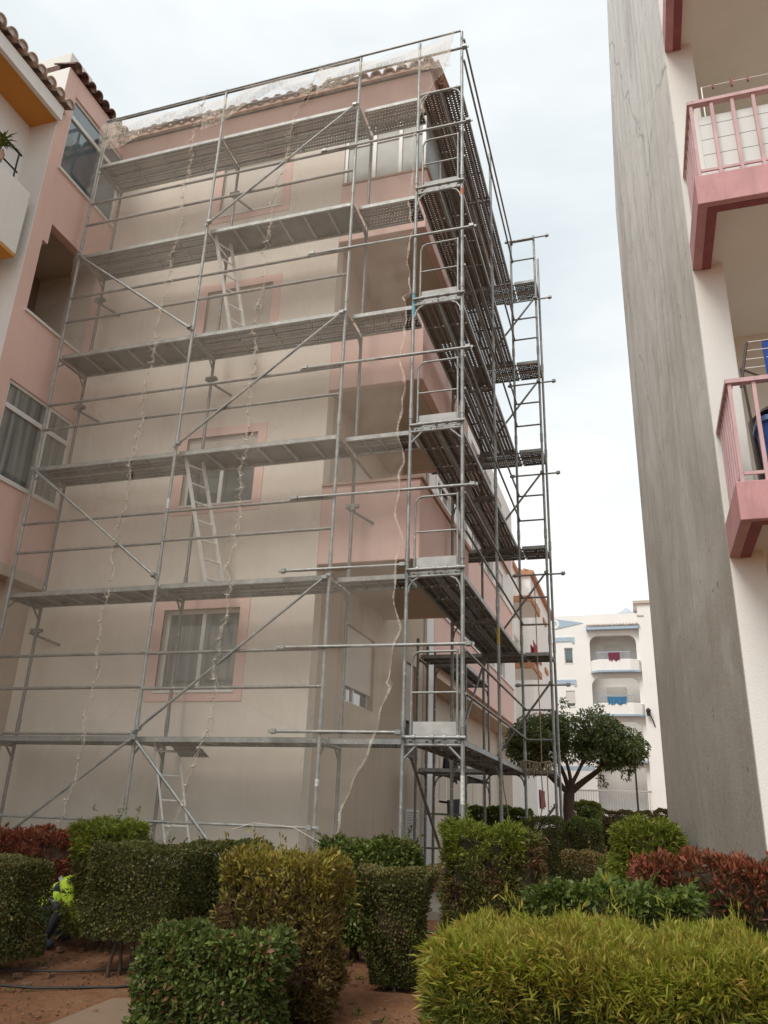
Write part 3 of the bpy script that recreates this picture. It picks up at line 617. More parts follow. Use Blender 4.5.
# balcony bays with rounded upper corners
for i, z in enumerate((5.35,8.3,11.25)):
    zt = z+2.55; r = .55
    for (xa, sg) in ((.62,1),(3.75,-1)):
        pts = [(xa,zt)]+[(xa+sg*(r-r*math.cos(a)), zt-r+r*math.sin(a)) for a in [k*math.pi/12 for k in range(7)]]
        mb.prism(pts, 'y', Y, Y+.3)
    mb.box(.62,3.75,Y,Y+.3,zt,z+2.95 if i < 2 else 14.35)
mb.box(.45,.62,Y,Y+.3,0,14.35); mb.box(3.75,4.0,Y,Y+.3,0,14.35)
mb.box(.62,3.75,Y+.0,Y+.3,4.95,5.35); mb.box(.62,3.75,Y,Y+.3,0,2.3)
mb.box(-6,4.0,Y+1.6,Y+1.8,0,14.3); mb.box(.45,4,Y,Y+.3,14.35,15.35); mb.box(4.0,12,Y-.35,Y+8,0,15.9); mb.box(-6,4,Y+8,Y+8.2,0,15); mb.box(-6,4,Y+.3,Y+8,15.0,15.2)
mb.build('wall', WHITE2, fb)
for z in (5.35,8.3,11.25):
    pts = [(.62+.0,Y),(.75,Y-.35),(1.2,Y-.7),(3.3,Y-.7),(3.85,Y-.35),(3.98,Y)]
    mb = MB(); mb.prism(pts, 'z', z, z+.75); b = mb.build('balcony', WHITE2, fb, bevel=.03)
    mb = MB(); mb.prism([(.60,Y),(.72,Y-.40),(1.2,Y-.76),(3.35,Y-.76),(3.92,Y-.38),(4.02,Y)], 'z', z-.12, z-.001); mb.build('blue_edge', BLUE, b)
    mb = MB(); mb.box(1.1,3.3,Y-.66,Y-.62,z+1.22,z+1.28)
    for k in range(23): x = 1.1+.1*k; mb.box(x-.012,x+.012,Y-.65,Y-.63,z+.75,z+1.25)
    mb.build('railing', simple('rail_grey_blue', (.38,.42,.48)) if z < 6 else bpy.data.materials['rail_grey_blue'], b)
    s = MB(); s.box(1.55,2.85,Y+1.50,Y+1.58,z+.5,z+2.15); s.build('door_shutter', SHUTW, fb)
mb = MB()
for k in range(45): x = -3.2+.16*k; mb.box(x-.015,x+.015,Y-.03,Y-.005,2.3,3.45)
mb.box(-3.3,4,Y-.04,Y-.004,3.45,3.52); mb.box(-3.3,4,Y-.04,Y-.004,2.3,2.35); mb.build('railing', simple('rail_white', (.5,.5,.48)), fb)
mb = MB(); mb.box(-.55+.0,.5,Y-.02,Y-.003,4.72,4.98); mb.box(-3,-.55,Y-.02,Y-.003,4.72,4.98); mb.build('blue_lintel', BLUE, fb)
mb = MB(); mb.box(.45,3.99,Y-.5,Y-.002,14.15,14.35); mb.build('eave', BLUE, fb)
mb = MB(); barrel_tiles(mb, (.45,Y-.55,14.38), (4.0,Y-.55,14.38), 16, .1, (0,.5,.18), 1); mb.build('roof', TILEP, fb)
for z in (11.9,8.9):
    window_y(fb, -1.15,-.55,z,z+1.1,Y,glass=GLASS,mull=0,shut=0 if z > 10 else .75, shutmat_=SHUTW)
    mb = MB(); mb.box(-1.9,-.42,Y-.06,Y-.002,z+1.55,z+1.85); mb.box(-.56,-.42,Y-.06,Y-.002,z+1.40,z+1.55); mb.build('window_hood', BLUE, fb)
mb = MB(); mb.prism([(-1.7,15.1),(-1.7,14.35),(.25,14.75),(-.2,14.85)], 'y', Y-.04, Y-.002); e = mb.build('blue_emblem', BLUE, fb)
mb = MB(); n = 24
for k in range(n):
    a, b = 2*math.pi*k/n, 2*math.pi*(k+1)/n; c0 = (-1.75,14.72)
    mb.add([(c0[0]+r*math.cos(t), Y-.06, c0[1]+r*math.sin(t)) for r, t in ((.17,a),(.17,b),(.34,b),(.34,a))], [(0,1,2,3)])
mb.build('white_ring', WHITE2, e)
mb = MB(); mb.box(2.75,3.75,Y+1.8,Y+2.5,15.2,15.75); mb.box(2.65,3.85,Y+1.7,Y+2.6,15.75,15.83); mb.add([(2.75,Y+1.8,15.83),(3.75,Y+1.8,15.83),(3.75,Y+2.5,15.83),(2.75,Y+2.5,15.83),(3.25,Y+2.15,16.35)], [(0,1,4),(1,2,4),(2,3,4),(3,0,4)]); mb.build('chimney', simple('chimney_blue_grey', (.45,.50,.54)), fb)
mb = MB(); mb.box(3.75,12,Y-.5,Y+8,15.9,16.1); mb.box(3.95,4.4,Y-.4,Y-.3,15.0,15.1); mb.build('parapet_cap', plaster('cap_cream', (.6,.5,.42)), fb)
cloth('towel', 'small dark red and blue clothes hanging on the highest balcony of the distant white building', ((1.85,Y-.72,12.45),(2.65,Y-.72,12.45),.55), simple('plum_cloth', (.16,.03,.06), .9), 'towel')
cloth('banner', 'blue striped cloth hung on the railing of the middle balcony of the distant white building', ((1.6,Y-.72,9.45),(2.9,Y-.72,9.45),.5), simple('blue_striped_cloth', (.04,.16,.30), .8), 'cloth')
t = thing('wall_lamp', (4.05,Y-.5,8.2), 'black lantern on a bracket high on the distant white building beside the grey wall', 'lamp')
mb = MB(); mb.path([(4.55,Y-.36,7.5),(4.45,Y-.5,7.9),(4.25,Y-.6,8.3)], .04); mb.build('bracket', BLACK, t)
mb = MB(); mb.tube((4.2,Y-.6,8.2),(4.2,Y-.6,8.55),.10,8,.16); mb.tube((4.2,Y-.6,8.55),(4.2,Y-.6,8.72),.2,8,.03); mb.build('lantern', BLACK, t)
t = thing('street_lamp', (3.3,25,.4), 'slim dark lamp post standing behind the tree before the distant white building', 'street lamp')
mb = MB(); mb.tube((3.3,25,.35),(3.3,25,1.0),.06,10,.05); mb.tube((3.3,25,1.0),(3.3,25,3.75),.04,10,.035); mb.build('post', BLACK, t)
mb = MB(); mb.tube((3.3,25,3.75),(3.3,25,4.1),.09,8,.15); mb.tube((3.3,25,4.1),(3.3,25,4.25),.18,8,.02); mb.build('lantern', BLACK, t)

# ---------------------------------------------------------------- scaffolding
sc = thing('scaffolding', (0,.35,0), 'tall galvanised tube scaffolding wrapping the corner of the beige building', 'scaffolding')
PR = .0242
def pole(x, y, z1, z0=0., m=None):
    mb = MB(); mb.tube((x,y,z0),(x,y,z1),PR,10)
    for z in (2,4,6,8,10):
        if z+.2 < z1: mb.tube((x,y,z+.12),(x,y,z+.30),PR+.006,10)
    mb.tube((x,y,z0-.12),(x,y,z0+.02),.017,8); g = gz(x,y)
    mb.box(x-.075,x+.075,y-.075,y+.075,z0-.135,z0-.12)
    return mb.build('pole', m or STEEL, sc)
XP = (-4.96,-2.51,0.0)
for x in XP: pole(x, 0, 13.06); pole(x, .7, 12.0, m=STEELD)
pole(1.0,.07,13.08); pole(1.70,.07,13.12)
SIDE = (2.64,5.2)
pole(1.0,2.64,12.1,m=STEELD); pole(1.70,2.64,13.06); pole(1.0,5.2,12.1,m=STEELD); pole(1.70,5.2,13.06)
pole(2.2,5.2,13.1); pole(2.2,5.93,13.05)
pole(-.22,5.2,4.3,m=STEELD); pole(-.22,5.93,4.3,m=STEELD)
for x in (-.10,.5):
    pole(x,6.05,4.2,m=STEELD); pole(x,8.5,5.2,m=STEELD)
LV = (2,4,6,8,10,12)
def frame_cross(p, q, z, m=STEEL, curved=True):
    """transom between two poles with corner gussets"""
    p, q = Vector((*p, z-.075)), Vector((*q, z-.075)); d = (q-p).normalized(); mb = MB()
    mb.tube(p,q,.021,8)
    for a, s in ((p,1),(q,-1)):
        if curved: mb.path([a+d*s*.02-Vector((0,0,.20)), a+d*s*.035-Vector((0,0,.12)), a+d*s*.08-Vector((0,0,.05)), a+d*s*.16-Vector((0,0,.01))], .014, 6)
        else: mb.tube(a-Vector((0,0,.17)), a+d*s*.17, .015, 6)
    return mb.build('transom', m, sc)
for z in LV:
    for x in XP: frame_cross((x,0),(x,.7),z,STEELD, False)
    frame_cross((1.0,.07),(1.7,.07),z, STEEL, z not in (2,6))
    for y in SIDE: frame_cross((1.0,y),(1.7,y),z,STEELD)
    frame_cross((2.2,5.2),(2.2,5.93),z,STEELD)
for (x, y, z, c, l) in ((1.0,.07,7.75,(.16,.40,.46),.5),(1.70,.07,9.75,(.50,.16,.08),.12),(0,0,1.45,(.7,.7,.68),.08),(1.70,.07,1.3,(.65,.65,.62),.3),(XP[1],0,5.1,(.6,.6,.58),.15),(1.70,2.64,3.6,(.45,.36,.08),.25)):
    mb = MB(); mb.tube((x,y,z),(x,y,z+l),PR+.0015,10); mb.build('paint_mark', simple('mark_paint', c, .6, 0, .3, 30), sc)
for z in (2,4):
    frame_cross((-.22,5.2),(-.22,5.93),z,STEELD); frame_cross((-.1,6.05),(.5,6.05),z,STEELD); frame_cross((-.1,8.5),(.5,8.5),z,STEELD)
# planks -------------------------------------------------
def plank_mesh(Lp, w, kind):
    mb = MB(); h = .062
    mb.box(0,Lp,-w/2,w/2,-.004,0)
    for s in (-1,1):
        a, b = sorted((s*w/2, s*(w/2-.004))); mb.box(.01,Lp-.01,a,b,-h,-.004,1)
        a, b = sorted((s*(w/2-.004), s*(w/2-.032))); mb.box(.01,Lp-.01,a,b,-h,-h+.004,1)
    mb.box(0,.006,-w/2,w/2,-h,-.004,1); mb.box(Lp-.006,Lp,-w/2,w/2,-h,-.004,1)
    if kind == 'rib':
        n = max(2, int(Lp/.36))
        for k in range(1,n): x = Lp*k/n; mb.box(x-.018,x+.018,-w/2+.004,w/2-.004,-.045,-.004,1)
    else:
        for k in range(1,4): x = Lp*k/4; mb.box(x-.008,x+.008,-w/2+.004,w/2-.004,-.03,-.004,1)
        for s in (-.055,.055): mb.box(.01,Lp-.01,s-.008,s+.008,-.016,-.004,1)
    for x in (.03,Lp-.03):
        for s in (-1,1): mb.tube((x-.06 if x < 1 else x+.06, s*w*.3, -.045),(x, s*w*.3, -.02),.012,6,mi=1)
    return mb
PM = {}
def plank(x, y, z, ang, Lp, w=.32, kind='perf'):
    key = (round(Lp,2), w, kind)
    if key not in PM:
        o = plank_mesh(Lp, w, kind).build('plank', [DECK_H if kind == 'perf' else DECK_P, STEEL], None); PM[key] = o
    else:
        o = PM[key].copy(); C.objects.link(o)
    o.parent = sc; o.location = Vector((x,y,z+random.uniform(-.004,.004)))-ORG[sc.name]; o.rotation_euler = (0,0,ang)
ribs = {(0,4),(0,8),(1,10),(1,6),(1,2)}
for z in LV:
    for b, (xa, xb) in enumerate(((XP[0],XP[1]),(XP[1],XP[2]))):
        kd = 'rib' if (b,z) in ribs else 'perf'
        if kd == 'rib': plank(xa+.03,.35,z,0,xb-xa-.06,.62,'rib')
        else: plank(xa+.03,.19,z,0,xb-xa-.06); plank(xa+.03,.52,z,0,xb-xa-.06)
    plank(.05,.40,z,0,.92,.50)
    for (ya, yb) in ((.10,2.61),(2.67,5.17)):
        plank(1.18,ya,z,R(90),yb-ya); plank(1.52,ya,z,R(90),yb-ya)
    x0 = -.18 if z <= 4 else 1.05
    plank(1.75,5.40,z,0,.44); plank(1.75,5.73,z,0,.44)
    plank(-.18,5.40,z,0,1.9); plank(-.18,5.73,z,0,1.9)
for z in (2,4):
    plank(.04,6.08,z,R(90),2.4,.28); plank(.36,6.08,z,R(90),2.4,.28)
# guardrails ---------------------------------------------
def cpl(mb, p, r=.038):
    p = Vector(p); mb.tube(p-Vector((0,0,.03)), p+Vector((0,0,.03)), r, 8); mb.box(p.x-.02,p.x+.045,p.y-.045,p.y+.02,p.z-.022,p.z+.022)
def rail(p, q, m=STEEL, c=True, name='guardrail', r=.0175):
    mb = MB(); mb.tube(p,q,r,8)
    if c:
        for e, f_ in ((p,.02),(q,.98)): mb.obox(e,(.030,0,.003),(0,.009,0),(0,0,.018)); cpl(mb,Vector(p).lerp(Vector(q),f_),.027)
    return mb.build(name, m, sc)
for z in LV:
    for (xa, xb) in ((XP[0],XP[1]),(XP[1],XP[2])):
        for dz in ((1.06,.60) if z < 12 else (.98,.58)):
            j = random.uniform(-.02,.02); rail((xa,-.005,z+dz+j),(xb,-.005,z+dz+j), STEELD, r=.0215, c=False)
    ov = .25 if z != 12 else .1
    rail((-.62+random.uniform(-.03,.05),-.04,z+(1.07 if z < 12 else .62)),(1.80+random.uniform(0,.10),-.04,z+(1.05 if z < 12 else .62)), r=.021)
    for (ya, yb) in ((.07,2.64),(2.64,5.2)):
        for dz in ((1.0,.5) if z < 12 else (.95,.48)): rail((1.735,ya,z+dz),(1.735,yb,z+dz), STEELD, False)
    for dz in (.98,.48): rail((1.7,5.16,z+dz),(2.2,5.16,z+dz), STEELD, False)
    rail((1.60,5.14,z+ (1.0 if z==12 else 1.42) -(.02 if z<12 else 0)),(2.50,5.14,z+(1.0 if z==12 else 1.40)), STEEL)
rail((XP[0]-.2,-.03,1.0),(0.05,-.03,1.0)); rail((XP[0]-.3,-.03,2.02),(XP[1],-.03,2.02), STEELD, False); rail((-.62,-.04,2.06),(1.0,-.04,2.05), r=.021); rail((XP[0],-.02,13.0),(1.7,-.02,13.03),STEEL,False)
rail((-.66,-.05,4.06),(1.0,-.05,4.05), r=.02)
for z in (.38,.95): rail((1.70,5.2,z),(2.2,5.2,z),STEEL,False); rail((-.22,5.93,z+.3),(.5,5.93,z+.3),STEELD,False); rail((2.2,5.2,z),(2.2,5.93,z),STEELD,False)
rail((1.0,.07,0.03),(1.7,.07,0.03),STEEL,False); rail((1.0,2.64,.05),(1.7,2.64,.05),STEEL,False)
# diagonal braces
def brace(p, q, m=STEEL): return rail(p, q, m, True, 'brace', .0205)
y = -.045
brace((XP[0],y,9.95),(XP[1],y,8.05)); brace((XP[0],y,5.95),(XP[1],y,4.08)); brace((XP[1],y,10.05),(XP[2],y,11.95)); brace((XP[1],y,6.05),(XP[2],y,7.95))
brace((XP[1],y,2.05),(XP[2],y,3.98)); brace((XP[0]+.2,y,.35),(XP[1],y,1.98)); brace((XP[1],y-.03,2.0),(-.9,y-.03,.45))
brace((1.06,2.7,2.1),(1.06,5.1,3.9),STEELD); brace((1.06,2.6,.2),(1.06,.15,1.85),STEELD)
for z in (0,2,4,6,8,10): brace((1.2,5.12,z+.15),(2.2,5.12,z+1.45),STEELD)
# end guard frames and toe boards between the two corner poles
for z in LV[:5]:
    mb = MB(); x0, x1, y = 1.08, 1.63, .11
    mb.path([(x0,y,z+.02),(x0,y,z+.90),(x0+.03,y,z+.975),(x0+.09,y,z+1.0),(x1,y,z+1.0)], .0145, 8); mb.tube((x1,y,z+.02),(x1,y,z+1.02),.0145); mb.tube((x0,y,z+.52),(x1,y,z+.52),.0125)
    g = mb.build('end_guard_frame', STEEL, sc)
    mb = MB(); mb.box(1.06,1.64,.128,.150,z+.02,z+.19); mb.build('toe_board', simple('toe_board_grey', (.46,.455,.43), .7) if z == 2 else bpy.data.materials['toe_board_grey'], sc)
    mb = MB(); mb.tube((1.0,.03,z+.005),(1.74,.03,z+.005),.022)
    for x in (1.14,1.36,1.50,1.66): mb.tube((x-.02,.03,z+.005),(x+.02,.03,z+.005),.032,8)
    mb.build('edge_tube', STEEL, sc)
# ties to the wall
for (x, z) in ((XP[1],7.55),(XP[0],3.55),(XP[0],9.5),(0,5.15),(XP[1],11.3),(XP[0],7.35)):
    mb = MB(); mb.tube((x-.06,.62,z),(x+.22,1.0,z-.12),.02); cpl(mb,(x,.7,z),.045); mb.box(x-.09,x+.09,.66,.74,z+.02,z+.07); mb.build('wall_tie', STEELD, sc)
# ladders
def ladder(top, bot, wx, label, w=.30):
    top, bot = Vector(top), Vector(bot); t = thing('ladder', tuple(bot), label, 'ladder', 'aluminium ladders inside the scaffolding')
    a = Vector(wx).normalized()*w/2; d = top-bot; n = max(4, int(d.length/.28)); dn = d.normalized()
    for s in (-1,1):
        c = (top+bot)/2+a*s; mb = MB(); mb.obox(c, d/2, a.normalized()*.011, dn.cross(a).normalized()*.03); mb.build('rail', ALU, t)
    for k in range(n): p = bot+d*((k+.5)/n); mb = MB(); mb.tube(p-a,p+a,.015,8); mb.build('rung', ALU, t)
ladder((-2.38,.30,10.0),(-1.98,.55,8.03),(.45,.9,0),'aluminium ladder hanging under the second platform from the top')
ladder((-2.38,.30,6.0),(-1.92,.55,4.03),(.45,.9,0),'aluminium ladder between the shuttered window and the ground floor window')
ladder((-2.30,.38,2.0),(-1.85,.60,-.1),(.8,.6,0),'aluminium ladder standing on the ground under the lowest platform')
mb = MB(); mb.obox((-1.86,.22,1.86), (.20,0,0), (.05,.10,-.085), (0,.003,.004)); mb.obox((-1.86,.13,1.94),(.20,0,0),(0,.006,0),(0,0,.012)); mb.build('open_hatch', DECK_H, sc)
# debris nets
def lerp(P, z):
    for (z0, x0), (z1, x1) in zip(P, P[1:]):
        if z0 <= z <= z1: return x0+(x1-x0)*(z-z0)/(z1-z0)
    return P[-1][1] if z > P[-1][0] else P[0][1]
s1 = [(.8,-3.35),(2,-3.2),(4,-3.22),(6,-3.14),(8,-3.10),(10,-2.98),(12,-2.98),(13.1,-2.86)]
s2 = [(.8,-1.85),(2,-1.45),(4,-1.35),(6,-1.33),(8,-1.37),(10,-1.33),(12,-1.05),(13.1,-.6)]
s3 = [(.7,.25),(.95,.30),(1.6,.52),(2.1,.74),(2.65,.93),(3.0,.98),(10.5,.97),(11.3,1.02),(11.9,1.28),(12.2,1.45),(12.6,1.56),(13.1,1.66)]
def wob(z, ph): return .03*math.sin(z*5.1+ph)+.018*math.sin(z*13.7+2*ph)+.012*math.sin(z*31+ph)
def net(name_label, fl, fr, z0, z1, hemL, hemR, ph):
    t = thing('safety_net', ((fl(3)+fr(3))/2,-.08,.8), name_label, 'net', 'debris nets on the scaffolding front')
    NZ, NX = 150, 26; v = []; fs = []
    for j in range(NZ+1):
        z = z0+(z1-z0)*j/NZ; a, b = fl(z), fr(z)
        for i in range(NX+1):
            u = i/NX; x = a+(b-a)*u
            y = -.07+.022*math.sin(x*4+z*1.1+ph)+.014*math.sin(z*5+x*9+ph)-.008*math.sin(u*math.pi*16+z*.7)
            if z > 12.2: z -= (z-12.2)/.82*(.05+.16*abs(math.sin(x*1.27+ph))+.04*math.sin(x*7))
            y += .022*math.sin(z*21+ph)*math.exp(-min(u,1-u)*9)+.012*math.sin((x*.8+z)*6.5)
            v.append((x,y,z)); z = z0+(z1-z0)*j/NZ
    for j in range(NZ):
        for i in range(NX): k = j*(NX+1)+i; fs.append((k,k+1,k+NX+2,k+NX+1))
    MB().add(v, fs, 0, True).build('mesh_sheet', NET, t)
    tv = []; tn = 40
    for j in range(9):
        for i in range(tn+1):
            x = fl(12.8)+(fr(12.6)-fl(12.8))*i/tn; zt = 12.86-.13*abs(math.sin(x*1.27+ph)); tv.append((x, -.10-.03*math.sin(j*.5)-.015*math.sin(x*9+j), zt-j*(.05+.025*math.sin(x*2.3+ph))))
    MB().add(tv, [(j*(tn+1)+i, j*(tn+1)+i+1, (j+1)*(tn+1)+i+1, (j+1)*(tn+1)+i) for j in range(8) for i in range(tn)], 0, True).build('top_fold', HEM, t)
    for fn, on, sgn in ((fl,hemL,1),(fr,hemR,-1)):
        if not on: continue
        mb = MB(); vv = []; n = 220
        for j in range(n+1):
            z = z0+(z1-z0)*j/n; x = fn(z); w = (.012 if sgn > 0 or ph < 4 else .020)+.009*math.sin(z*9+ph)+.007*math.sin(z*23)
            vv += [(x,-.082-.01*math.sin(z*17),z),(x+sgn*w,-.088,z)]
        mb.add(vv, [(2*j,2*j+1,2*j+3,2*j+2) for j in range(n)], 0, True); mb.build('folded_edge', HEM, t)
    return t
def gap(z, k): return .045*max(0, math.sin(z*3.05+k))*max(0, math.sin(z*9.3+k))+.004
f1r = lambda z: lerp(s1,z)-gap(z,0)+wob(z,0); f2l = lambda z: lerp(s1,z)+gap(z,0)+wob(z,0)
f2r = lambda z: lerp(s2,z)-gap(z,1)+wob(z,2); f3l = lambda z: lerp(s2,z)+gap(z,1)+wob(z,2)
def f3r(z): return lerp(s3,z)-((.085*abs(math.sin(z*2.9))+.02*math.sin(z*11)) if 2.6 < z < 8 else .025*math.sin(z*6)+.01*math.sin(z*17))
n1 = net('translucent beige debris net left of the first laced seam', lambda z: -4.98, f1r, .8, 13.02, False, True, 0)
n2 = net('translucent beige debris net between the two laced seams', f2l, f2r, .8, 13.02, True, True, 2)
n3 = net('translucent beige debris net with torn wavy edge beside the corner poles', f3l, f3r, .7, 13.05, True, True, 4)
def lacing(parent, fa, fb, seed, z0=.85, z1=13.0):
    r = random.Random(seed); mb = MB(); z = z0; pts = []; side = 0
    while z < z1:
        x = (fa(z)-.03 if side else fb(z)+.03)+r.uniform(-.015,.015); pts.append((x,-.10+r.uniform(-.01,.01),z)); z += r.uniform(.05,.10); side ^= 1
    mb.path(pts, .003, 5)
    z = z0+.1
    while z < z1:   # knots with loose ends
        c = Vector(((fa(z)+fb(z))/2,-.105,z)); n = r.randint(3,6)
        for k in range(n):
            a = r.uniform(0, 6.28); l = r.uniform(.04,.12); mb.tube(c, c+Vector((math.cos(a)*l,-.01,math.sin(a)*l*.8)), .0035, 5, .002)
        mb.tube(c-Vector((.012,0,0)), c+Vector((.012,0,0)), .013, 6); z += r.uniform(.16,.30)
    mb.build('lacing_cord', CORD, parent)
lacing(n2, f1r, f2l, 1); lacing(n3, f2r, f3l, 2)
# loose cord drooping on the wall at the bottom of the net
mb = MB(); mb.path([(-.98,-.1,.95),(-.7,-.12,1.03),(-.2,-.12,1.0),(.15,-.1,.84),(.32,-.1,.62)], .006, 5); mb.build('loose_cord', CORD, n3)
# rope coil at the far platform
t = thing('rope', (1.95,5.1,2), 'beige rope coiled over the lowest far platform with a hanging loop', 'rope')
mb = MB(); 
for k in range(11):
    x = 1.62+.05*k+random.uniform(-.02,.02); d = .07+.12*random.random(); pts = []
    for i in range(9): a = math.pi*i/8; pts.append((x+.03*math.sin(i), 5.08+.03*math.cos(a)-.02, 2.12-d*math.sin(a)*1.2+random.uniform(-.01,.01)))
    mb.path(pts, .011, 6)
mb.path([(1.60,5.07,2.10),(1.75,5.05,2.13),(1.95,5.06,2.09),(2.12,5.05,2.12),(2.2,5.06,2.07)], .014, 7)
mb.build('coil', simple('rope_hemp', (.36,.29,.20), .95, 0, .3, 30), t)
mb = MB(); mb.path([(1.98,5.05,2.05),(2.0,5.04,1.5),(1.92,5.03,1.1),(1.75,5.02,.86),(1.55,5.02,.88),(1.45,5.02,1.15),(1.35,5.03,1.7),(1.32,5.05,2.05)], .010, 6); mb.tube((2.08,5.04,2.1),(2.09,5.04,.7),.009,6); mb.tube((2.0,5.04,2.1),(1.98,5.04,5.4),.009,6); mb.build('hanging_rope', bpy.data.materials['rope_hemp'], t)

# ---------------------------------------------------------------- vegetation
def np_mesh(name, V, Q, mi, mats, parent, smooth=False):
    o0 = ORG[parent.name]; V = V-np.array(o0)[None]
    me = bpy.data.meshes.new(name); nv, nf = len(V), len(Q)
    me.vertices.add(nv); me.vertices.foreach_set('co', V.astype(np.float32).ravel())
    me.loops.add(nf*4); me.loops.foreach_set('vertex_index', Q.astype(np.int32).ravel())
    me.polygons.add(nf); me.polygons.foreach_set('loop_start', np.arange(0,nf*4,4,dtype=np.int32))
    try: me.polygons.foreach_set('loop_total', np.full(nf,4,dtype=np.int32))
    except Exception: pass
    me.polygons.foreach_set('material_index', mi.astype(np.int32))
    for m in mats: me.materials.append(m)
    me.update(calc_edges=True); me.validate()
    o = bpy.data.objects.new(name, me); C.objects.link(o); o.parent = parent; ORG[o.name] = o0; return o
def leaves(P, D, L0, Wd, droop=0):
    """diamond leaves folded along the midrib. returns verts, quads"""
    n = len(P); D = D/np.linalg.norm(D,axis=1,keepdims=True)
    T = rng.normal(size=(n,3)); Wv = np.cross(D,T); Wv /= np.linalg.norm(Wv,axis=1,keepdims=True)+1e-9
    l = L0*rng.uniform(.6,1.25,(n,1)); w = Wd*rng.uniform(.7,1.2,(n,1))
    mid = P+D*l*.45; tip = P+D*l; tip[:,2] -= droop*l[:,0]
    V = np.stack([P, mid+Wv*w*.5, tip, mid-Wv*w*.5],1).reshape(-1,3)
    Q = np.arange(n*4).reshape(n,4); return V, Q
def boxcore(x0,x1,y0,y1,z0,z1,taper=1.,n=10, jit=.03):
    V = []; Q = []
    def grid(f):
        b = len(V)
        for i in range(n+1):
            for j in range(n+1): V.append(f(i/n,j/n))
        for i in range(n):
            for j in range(n): Q.append((b+i*(n+1)+j, b+i*(n+1)+j+1, b+(i+1)*(n+1)+j+1, b+(i+1)*(n+1)+j))
    X = lambda u: x0+(x1-x0)*u; Yf = lambda u: y0+(y1-y0)*u; Z = lambda u: z0+(z1-z0)*u
    for f in (lambda a,b:(X(a),y0,Z(b)), lambda a,b:(X(a),y1,Z(b)), lambda a,b:(x0,Yf(a),Z(b)), lambda a,b:(x1,Yf(a),Z(b)), lambda a,b:(X(a),Yf(b),z1), lambda a,b:(X(a),Yf(b),z0)): grid(f)
    V = np.array(V); cx, cy = (x0+x1)/2, (y0+y1)/2; t = (V[:,2]-z0)/(z1-z0); s = taper+(1-taper)*t
    V[:,0] = cx+(V[:,0]-cx)*s; V[:,1] = cy+(V[:,1]-cy)*s
    V += jit*np.sin(V[:,[1,2,0]]*17+1.3)*np.array([1,1,.6]); return V, np.array(Q)
hedge_n = 0
